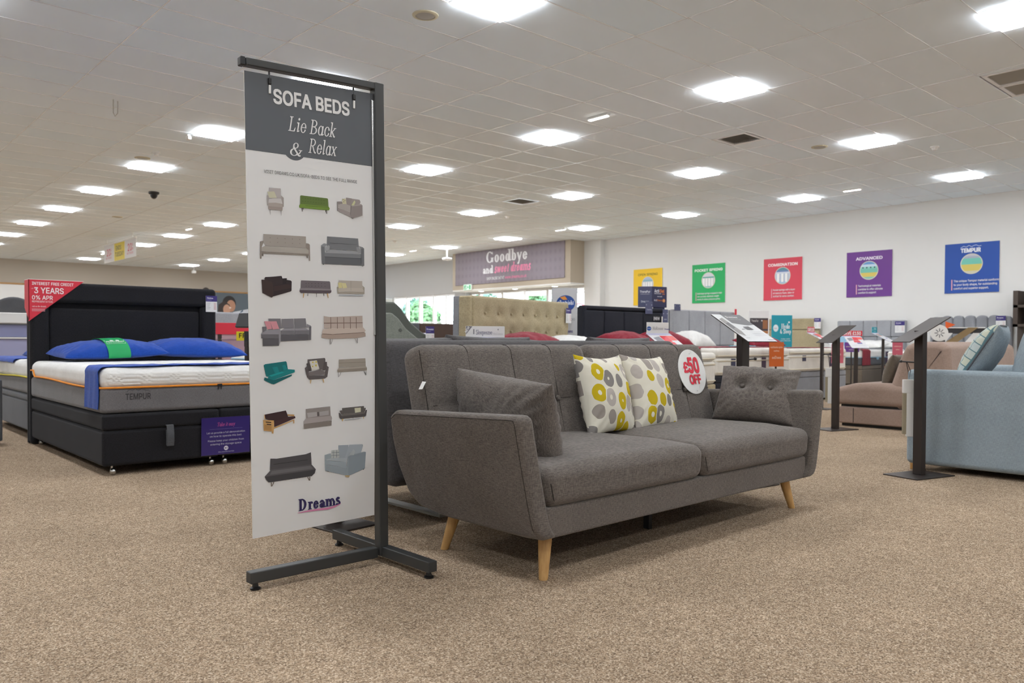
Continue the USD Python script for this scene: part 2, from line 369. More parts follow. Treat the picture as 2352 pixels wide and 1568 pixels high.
# ------------------------------------------------------------------ the materials of the room
def carpet():
    n = {"g": ("geometry", {}), "v1": ("voronoi_texture", {"scale": 270.0}), "v2": ("voronoi_texture", {"scale": 150.0}), "s1": ("separate_color", {}), "s2": ("separate_color", {}),
         "n3": ("noise_texture", {"scale": 1.6, "detail": 3.0}), "n4": ("noise_texture", {"scale": 22.0, "detail": 2.0}),
         "r1": ("rgb_ramp", {"ramp": [(0.0, lin("6c5b4b")), (0.2, lin("806e5c")), (0.42, lin("9b8670")), (0.7, lin("ab967f")), (0.86, lin("bba892")), (1.0, lin("ccbca7"))]}),
         "mr": ("map_range", {"from_min": 0.3, "from_max": 0.7, "to_min": 0.9, "to_max": 1.08, "clamp": True}), "m4": ("map_range", {"from_min": 0.3, "from_max": 0.7, "to_min": 0.92, "to_max": 1.08, "clamp": True}),
         "m2": ("map_range", {"from_min": 0.0, "from_max": 1.0, "to_min": 0.88, "to_max": 1.12, "clamp": True}),
         "x": ("mix_color", {"blend_type": "multiply", "fac": 1.0}), "y": ("mix_color", {"blend_type": "multiply", "fac": 1.0}), "z": ("mix_color", {"blend_type": "multiply", "fac": 1.0}),
         "p": ("principled_bsdf", {"roughness": 1.0, "specular_ior_level": 0.05})}
    l = [("g.position", "v1.vector"), ("g.position", "v2.vector"), ("g.position", "n3.vector"), ("g.position", "n4.vector"), ("v1.color", "s1.color"), ("v2.color", "s2.color"), ("s1.r", "r1.fac"), ("n3.fac", "mr.value"), ("n4.fac", "m4.value"), ("s2.g", "m2.value"),
         ("r1.color", "x.a"), ("mr.result", "x.b"), ("x.result", "y.a"), ("m2.result", "y.b"), ("y.result", "z.a"), ("m4.result", "z.b"), ("z.result", "p.base_color")]
    MAT["carpet"] = usdkit.material(stage, "/World/Looks/carpet", n, l, surface="p.BSDF")
carpet()
def speckled(name, c, amt, scale, rough=0.9, bump=0.1):
    a = np.array(lin(c))
    MAT[name] = usdkit.material(stage, "/World/Looks/" + name, {"g": ("geometry", {}), "n": ("noise_texture", {"scale": scale, "detail": 3.0}), "m": ("mix_color", {"a": tuple(a * (1 - amt)), "b": tuple(a * (1 + amt))}),
        "b": ("bump", {"strength": bump, "distance": 0.002}), "p": ("principled_bsdf", {"roughness": rough, "specular_ior_level": 0.25})},
        [("g.position", "n.vector"), ("n.fac", "m.fac"), ("m.result", "p.base_color"), ("n.fac", "b.height"), ("b.normal", "p.normal")], surface="p.BSDF")
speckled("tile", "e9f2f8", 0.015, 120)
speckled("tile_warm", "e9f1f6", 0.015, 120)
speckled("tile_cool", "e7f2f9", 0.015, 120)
speckled("white_paint", "e2e2e0", 0.008, 14, 0.7, 0.03)
speckled("beige_paint", "b3aa9d", 0.015, 14, 0.75, 0.03)
speckled("grey_paint", "b2b2b2", 0.015, 14, 0.75, 0.03)
speckled("taupe_paint", "b7ac9b", 0.015, 14, 0.75, 0.03)
plain("grid", "f4f4f4", 0.2, 0.35, 0.7)
plain("white_metal", "ececec", 0.4)
plain("upvc", "f2f4f6", 0.35)
glow("lamp", (0.96, 0.99, 1.03), LAMP)
glow("small_lamp", (1.0, 0.96, 0.88), LAMP * 0.35)
plain("vent_metal", "a8a69f", 0.5); plain("vent_dark", "4a4741", 0.8); plain("cream_plastic", "c9c2a8", 0.6); plain("white_plastic", "e6e6e4", 0.45)
plain("black_plastic", "1a1a1c", 0.4); plain("pine", "b58a56", 0.6)
MAT["pane"] = usdkit.material(stage, "/World/Looks/pane", {"t": ("transparent_bsdf", {"color": (0.95, 0.98, 0.98)}), "g": ("glossy_bsdf", {"roughness": 0.03, "color": (1, 1, 1)}), "m": ("mix_closure", {"fac": 0.06})},
    [("t.BSDF", "m.closure1"), ("g.BSDF", "m.closure2")], surface="m.closure")
MAT["acrylic"] = usdkit.material(stage, "/World/Looks/acrylic", {"t": ("transparent_bsdf", {"color": (0.9, 0.9, 0.95)}), "g": ("glossy_bsdf", {"roughness": 0.03, "color": (1, 1, 1)}), "m": ("mix_closure", {"fac": 0.12})},
    [("t.BSDF", "m.closure1"), ("g.BSDF", "m.closure2")], surface="m.closure")

# ------------------------------------------------------------------ floor and walls
XL, XR, YN, YF = -6.0, 17.6, -6.0, 34.5
XW = 17.4                                    # the window wall stands a little inside the poster wall
obj("floor", bx(XL - .2, YN - .2, -0.1, XR + 3.2, YF + .2, 0), "carpet", kind="structure", smooth=False)
obj("wall_right", [bx(XR, YN, 0, XR + .2, 15.6, ZC + .3), bx(XW, 15.57, 0, XW + .4, 16.2, ZC + .3)], "white_paint", kind="structure", smooth=False)
obj("wall_back", bx(XL, YF, 0, XR + .2, YF + .2, ZC + .3), "beige_paint", kind="structure", smooth=False)
obj("wall_left", bx(XL - .2, YN, 0, XL, YF, ZC + .3), "white_paint", kind="structure", smooth=False)
obj("wall_front", bx(XL, YN - .2, 0, XR + .2, YN, ZC + .3), "white_paint", kind="structure", smooth=False)
obj("wall_window", [bx(XW, 16.2, 2.50, XW + .2, YF, ZC + .3), bx(XW, 26.3, 0, XW + .2, YF, 2.5)], "grey_paint", kind="structure", smooth=False)
obj("wall_pillar", bx(XW, 21.79, 0, XW + .25, 22.4, 2.5), "grey_paint", kind="structure", smooth=False)
obj("wall_bulkhead", [bx(16.82, 16.2, 2.55, 16.9, 21.77, ZC), bx(16.9, 16.2, 2.55, XW, 16.26, ZC), bx(16.9, 21.71, 2.55, XW, 21.77, ZC)], "taupe_paint", kind="structure", smooth=False)
obj("ceiling_lobby", bx(16.82, 16.2, 2.51, 20.6, 21.77, 2.55), "white_paint", kind="structure", smooth=False)
obj("baseboard_right", bx(XR - .02, YN, 0, XR, 15.57, 0.1), "white_paint", kind="structure", smooth=False)

# ------------------------------------------------------------------ suspended ceiling: T-bar grid and 1.2 x 0.6 m tiles
GX, GY = 4.8546, 5.5838
ceil = thing("ceiling", None, None, kind="structure")
obj("slab", bx(XL - .2, YN - .2, ZC + .12, XR + .2, YF + .2, ZC + .3), "white_paint", ceil, smooth=False)
bars = []
for k in range(math.ceil((XL - GX) / 1.2), math.floor((XR - GX) / 1.2) + 1):
    x = GX + 1.2 * k; bars.append(bx(x - .0045, YN, ZC - .002, x + .0045, YF, ZC + .03))
for m in range(math.ceil((YN - GY) / .6), math.floor((YF - GY) / .6) + 1):
    y = GY + .6 * m; bars.append(bx(XL, y - .0045, ZC - .002, XR, y + .0045, ZC + .03))
obj("grid", bars, "grid", ceil, kind="stuff", smooth=False)
obj("edge_trim", [bx(XR - .02, YN, ZC - .004, XR, 15.57, ZC + .02), bx(XL, YF - .02, ZC - .004, XW, YF, ZC + .02), bx(XW - .02, 21.77, ZC - .004, XW, YF, ZC + .02)], "grid", ceil, smooth=False)
lights = {(i, j): (GX + .6 * (6 * i - 1), GY + .6 * (5 * j - 1)) for i in range(-2, 4) for j in range(-3, 10)}
lit = {(3 * i - 1, 5 * j - 1) for i, j in lights}
def tile_mesh(x0, y0, x1, y1, r):
    dz = r.uniform(0, 0.0015)
    return bx(x0 + .005, y0 + .005, ZC + .0005 + dz, x1 - .005, y1 - .005, ZC + .018)
rnd = random.Random(5); cells = []
VENTS = {(4, 1), (5, 11), (4, -5)}
for k in range(math.ceil((XL - GX) / 1.2) - 1, math.floor((XR - GX) / 1.2) + 1):
    for m in range(math.ceil((YN - GY) / .6) - 1, math.floor((YF - GY) / .6) + 1):
        if (k, m) in VENTS: continue
        x0, y0 = max(GX + 1.2 * k, XL), max(GY + .6 * m, YN); x1 = min(GX + 1.2 * k + (.6 if (k, m) in lit else 1.2), XR); y1 = min(GY + .6 * (m + 1), YF)
        if x1 - x0 < .03 or y1 - y0 < .03: continue
        c = np.array([(x0 + x1) / 2, (y0 + y1) / 2, ZC]) - [0, 0, EYE]
        d = FWD @ c; px, py = 1176 + FPX * (RIGHT @ c) / max(d, .1), 815 + FPX * (DOWN @ c) / max(d, .1)
        seen = d > .5 and -150 < px < 2500 and py > -120
        cells.append((-(x1 - x0) * (y1 - y0) * (ZC - EYE) / max(d, .1) ** 3 if seen else 0.0, (x0, y0, x1, y1)))
cells.sort(key=lambda c: c[0])
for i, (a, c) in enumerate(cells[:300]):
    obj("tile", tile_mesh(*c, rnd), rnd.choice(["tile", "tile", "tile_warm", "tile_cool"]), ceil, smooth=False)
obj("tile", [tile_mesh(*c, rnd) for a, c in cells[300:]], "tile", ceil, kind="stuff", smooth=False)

# ------------------------------------------------------------------ lights and fittings on the ceiling
def panel_light(label, group):
    t = thing("ceiling_light", label, "ceiling light", (0, 0, ZC), group=group)
    f = trimesh.util.concatenate([bx(.006, .006, -.004, .594, .02, .02), bx(.006, .58, -.004, .594, .594, .02), bx(.006, .02, -.004, .02, .58, .02), bx(.58, .02, -.004, .594, .58, .02)])
    obj("frame", f, "white_metal", t, smooth=False); obj("diffuser", rbox(.556, .556, .03, .006, c=(.3, .3, -.013)), "lamp", t)
    return t
ROWS = {3: "row nearest the poster wall", 2: "second row from the poster wall", 1: "third row from the poster wall", 0: "fourth row from the poster wall"}
NTH = ["first", "second", "third", "fourth", "fifth", "sixth", "seventh", "eighth", "ninth", "tenth", "eleventh"]
first = None
for i in range(3, -3, -1):
    seen = 0
    for j in range(-3, 10):
        x, y = lights[i, j]; c = np.array([x + .3, y + .3, ZC - EYE]); d = FWD @ c
        px, py = (1176 + FPX * (RIGHT @ c) / d, 815 + FPX * (DOWN @ c) / d) if d > .3 else (9e9, 0)
        inside = -60 < px < 2400 and py > -20
        if inside: lab = "lit square ceiling panel, %s, %s from the right" % (ROWS.get(i, "row"), NTH[seen]); seen += 1
        else: lab = "lit square ceiling panel beyond the edges of the view"
        g = "square lit panels in the ceiling"
        if first is None:
            first = panel_light(lab, g); UsdGeom.Xformable(first).GetOrderedXformOps()[0].Set(Gf.Vec3d(x, y, ZC))
        else: dup(first, (x, y, ZC), label=lab, group=g)

def louvre(name, x0, y0, x1, y1, n, label, cat="ceiling vent", along="x", fr="white_metal"):
    t = thing(name, label, cat, (x0, y0, ZC), group="grilles in the ceiling")
    w, h = x1 - x0, y1 - y0; b = .045
    obj("frame", [bx(.004, .004, -.006, w - .004, b, .02), bx(.004, h - b, -.006, w - .004, h - .004, .02), bx(.004, b, -.006, b, h - b, .02), bx(w - b, b, -.006, w - .004, h - b, .02)], fr, t, smooth=False)
    obj("backing", bx(b, b, .03, w - b, h - b, .04), "vent_dark", t, smooth=False)
    for s in range(n):
        q = b + (s + .5) / n * ((h if along == "x" else w) - 2 * b)
        m = bx(b, -.011, -.0015, w - b, .011, .0015) if along == "x" else bx(-.011, b, -.0015, .011, h - b, .0015)
        a = 0.7
        m.apply_transform(trimesh.transformations.rotation_matrix(a, [1, 0, 0] if along == "x" else [0, 1, 0]))
        m.apply_translation([0, q, .01] if along == "x" else [q, 0, .01])
        obj("slat", m, "vent_metal", t, smooth=False)
x, y = GX + 1.2 * 4, GY + .6
louvre("ceiling_vent", x + .3, y + .03, x + .84, y + .57, 14, "square louvred ceiling vent in front of the third lamp row, above the sofa's right end")
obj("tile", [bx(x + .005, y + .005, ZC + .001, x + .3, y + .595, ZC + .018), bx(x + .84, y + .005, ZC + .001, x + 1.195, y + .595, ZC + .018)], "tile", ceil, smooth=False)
x, y = GX + 1.2 * 5, GY + .6 * 11
louvre("ceiling_vent", x + .3, y + .03, x + .9, y + .57, 10, "small dark ceiling vent in a bright white frame above the doorway banner", fr="grid")
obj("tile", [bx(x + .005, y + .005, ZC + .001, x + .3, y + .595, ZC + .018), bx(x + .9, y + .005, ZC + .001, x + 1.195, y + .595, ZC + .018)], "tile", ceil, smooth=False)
x, y = GX + 1.2 * 4, GY - .6 * 5
louvre("ceiling_vent", x + .1, y + .02, x + .64, y + .58, 16, "large pale ceiling grille near the right edge, half of a pair", along="y")
louvre("ceiling_vent", x + .65, y + .02, x + 1.19, y + .58, 16, "pale ceiling grille cut by the right edge, other half of a pair", along="y")
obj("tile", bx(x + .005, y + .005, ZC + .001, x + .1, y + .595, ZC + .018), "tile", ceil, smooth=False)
for (x, y, lab) in ((9.0, 24.3, "grey far ceiling vent behind the hanging offer boards"), (9.1, 29.8, "farthest grey ceiling vent towards the beige wall"), (12.5, 19.6, "grey far ceiling vent right of the banner post")):
    louvre("ceiling_vent", x, y, x + .55, y + .55, 8, lab)
def speaker(x, y, lab):
    t = thing("ceiling_speaker", lab, "ceiling speaker", (x, y, ZC), group="round speakers in the ceiling")
    obj("rim", lathe([(.085, .004), (.088, -.012), (.1, -.012), (.118, -.006), (.12, .004)]), "cream_plastic", t); obj("grille", lathe([(0, -.016), (.05, -.014), (.086, -.008), (.086, .002), (0, .002)]), "vent_metal", t)
speaker(4.27, 5.94, "round cream ceiling speaker beside the nearest lamp panel")
speaker(11.51, 5.92, "round cream ceiling speaker left of a lamp panel on the right")
speaker(4.25, 13.71, "round cream ceiling speaker left of the banner, beside a lamp panel")
speaker(5.85, 20.74, "small round cream ceiling speaker far left among the lamps")
def smoke(x, y, lab, m="white_plastic"):
    t = thing("smoke_detector", lab, "smoke detector", (x, y, ZC), group="smoke detectors")
    obj("mount", lathe([(0, .001), (.06, .001), (.06, -.014), (0, -.014)], 20), m, t); obj("cap", lathe([(0, -.05), (.03, -.048), (.04, -.03), (.048, -.0145), (0, -.0145)], 20), m, t)
smoke(4.28, 13.15, "white smoke detector near the speaker, left of the banner"); smoke(12.76, 4.75, "white smoke detector between two lamp panels on the right")
smoke(12.61, 14.23, "white smoke detector below a lamp panel near the doorway"); smoke(13.31, 20.03, "far white smoke detector near the window ceiling line")
def emergency(x, y, lab):
    t = thing("emergency_light", lab, "emergency light", (x, y, ZC), group="narrow emergency lights")
    obj("housing", rbox(.07, .36, .03, .01, c=(0, 0, -.012)), "white_plastic", t); obj("lens", rbox(.05, .32, .014, .006, c=(0, 0, -.031)), "small_lamp", t)
emergency(7.84, 7.06, "narrow white emergency light near the ceiling's middle, nearest of its kind"); emergency(15.14, 7.12, "narrow warm emergency light on the right, before the poster wall")
emergency(15.06, 14.88, "narrow warm emergency light above the doorway banner's right end"); emergency(15.1, 21.66, "narrow warm emergency light above the left windows")
emergency(7.84, 21.55, "narrow warm emergency light left of the banner, far"); emergency(7.96, 29.87, "farthest warm emergency light near the hanging offer boards")
t = thing("dome_camera", "black dome security camera on the ceiling left of the banner", "security camera", (5.4, 16.73, ZC))
obj("mount", lathe([(0, .001), (.1, .001), (.1, -.035), (.08, -.05), (0, -.05)]), "black_plastic", t); obj("dome", lathe([(0, -.14), (.04, -.125), (.065, -.09), (.072, -.05), (0, -.05)]), "black_plastic", t)
t = thing("motion_sensor", "small white motion sensor beside a lamp panel", "sensor", (4.25, 11.68, ZC)); obj("bracket", bx(-.02, -.02, -.03, .02, .02, .001), "white_plastic", t, smooth=False); obj("sensor_body", rbox(.05, .1, .05, .012, c=(0, 0, -.05)), "white_plastic", t)
t = thing("motion_sensor", "tiny white sensor under the far ceiling near the beige wall", "sensor", (12.35, 33.4, ZC)); obj("bracket", bx(-.02, -.02, -.12, .02, .02, .001), "white_plastic", t, smooth=False); obj("sensor_body", rbox(.16, .16, .12, .03, c=(0, 0, -.17)), "white_plastic", t)
tag(obj("ceiling_hook", tube([(2.95, 10.6, ZC), (2.95, 10.6, ZC - .16), (2.97, 10.6, ZC - .2), (3.0, 10.6, ZC - .16), (3.0, 10.6, ZC - .01)], .006, 6), "vent_metal"), "thin grey wire loop hanging from the ceiling tiles at left", "hook")
t = thing("pole_sensor", "white sensor on a short pole hanging near the doorway banner", "sensor", (15.38, 20.2, ZC)); obj("pole", tube([(0, 0, 0), (0, 0, -.34)], .02, 10), "white_plastic", t); obj("sensor_body", rbox(.24, .24, .08, .03, c=(0, 0, -.38)), "white_plastic", t)
obj("mount", lathe([(0, .001), (.07, .001), (.07, -.02), (0, -.02)], 16), "white_plastic", t)

# ------------------------------------------------------------------ windows, lobby glazing, outdoors
def glazing(name, x, y0, y1, z0, z1, posts, dots, rail=2.2):
    w = thing(name, None, None, kind="structure")
    obj("sill_frame", bx(x, y0, z0, x + .1, y1, z0 + .08), "upvc", w, smooth=False); obj("head_frame", bx(x, y0, z1 - .07, x + .1, y1, z1), "upvc", w, smooth=False)
    ys = sorted(posts)
    for p in ys: obj("mullion", bx(x - .01, p - .05, z0, x + .11, p + .05, z1), "upvc", w, smooth=False)
    for a, b in zip(ys[:-1], ys[1:]):
        obj("pane", bx(x + .045, a + .05, z0 + .08, x + .055, b - .05, z1 - .07), "pane", w, smooth=False)
        if dots:
            for q in np.linspace(a + .16, b - .16, max(3, int((b - a) / .13))):
                m = lathe([(0, 0), (.042, 0), (.042, .002), (0, .002)], 14); m.apply_transform(trimesh.transformations.rotation_matrix(-math.pi / 2, [0, 1, 0])); m.apply_translation([x + .043, q, 1.5])
                obj("glass_dot", m, "upvc", w, smooth=False)
    return w
glazing("window_1", XW + .04, 22.4, 26.3, .35, 2.5, [22.45, 22.95, 23.72, 24.58, 25.45, 26.25], True)
glazing("window_2", XW + .22, 16.2, 21.79, .05, 2.51, [16.25, 16.95, 17.95, 19.0, 20.1, 21.3, 21.74], True)
plain("asphalt", "6f7276", 0.9)
obj("pavement", bx(XR + .25, 2, -.25, 60, 70, -.12), "asphalt", kind="structure", smooth=False)
def leafy(name, c1, c2):
    MAT[name] = usdkit.material(stage, "/World/Looks/" + name, {"g": ("geometry", {}), "n": ("noise_texture", {"scale": 2.2, "detail": 4.0}), "m": ("mix_color", {"a": lin(c1), "b": lin(c2)}), "d": ("diffuse_bsdf", {}), "t": ("translucent_bsdf", {}), "x": ("mix_closure", {"fac": 0.35})},
        [("g.position", "n.vector"), ("n.fac", "m.fac"), ("m.result", "d.color"), ("m.result", "t.color"), ("d.BSDF", "x.closure1"), ("t.BSDF", "x.closure2")], surface="x.closure")
leafy("leaves", "3b5f45", "7f9f74"); leafy("leaves_blue", "42655c", "7fa08c"); plain("bark", "4f4236", 0.9)
def shrub(x, y, r, h, seed, m, label):
    rg = np.random.default_rng(seed); n = 2600
    d = rg.normal(size=(n, 3)); d /= np.linalg.norm(d, axis=1, keepdims=True)
    bump = 0.75 + 0.5 * meshkit.fbm(d * 2.2 + seed, 3, seed)
    P = d * np.array([r * .8, r, h / 2])[None] * (bump * rg.uniform(.72, 1.0, n) ** .5)[:, None] + [0, 0, h / 2 - .15]
    a = rg.normal(size=(n, 3)); a -= d * (a * d).sum(1, keepdims=True) * .6; a /= np.linalg.norm(a, axis=1, keepdims=True); b = np.cross(a, d); b /= np.maximum(np.linalg.norm(b, axis=1, keepdims=True), 1e-6)
    s = rg.uniform(.1, .2, n)[:, None]
    V = np.stack([P - a * s, P + b * s * .5, P + a * s, P - b * s * .5], 1).reshape(-1, 3); i = np.arange(n)[:, None] * 4
    t = thing("hedge_tree", label, "tree", (x, y, -.12))
    obj("foliage", trimesh.Trimesh(V, np.vstack([i + [0, 1, 2], i + [0, 2, 3]]), process=False), m, t, kind="stuff", smooth=False)
    obj("trunk", tube([(0, 0, 0), (.05, 0, h * .4), (0, .05, h * .75)], [.12, .09, .04], 8), "bark", t)
k = 0
for y, m in ((22, "leaves"), (24.6, "leaves"), (27.0, "leaves_blue"), (29.8, "leaves"), (32.2, "leaves_blue"), (35.0, "leaves"), (37.8, "leaves"), (40.5, "leaves_blue"), (43.5, "leaves")):
    shrub(27.0 + 1.5 * (k % 2), y, 1.35, 3.5 + .3 * math.cos(k * 1.7), 20 + k, m, "%s leafy tree outside the shop glass, %s from the right of the hedge line" % ("bluish green" if m == "leaves_blue" else "bright green", NTH[k])); k += 1
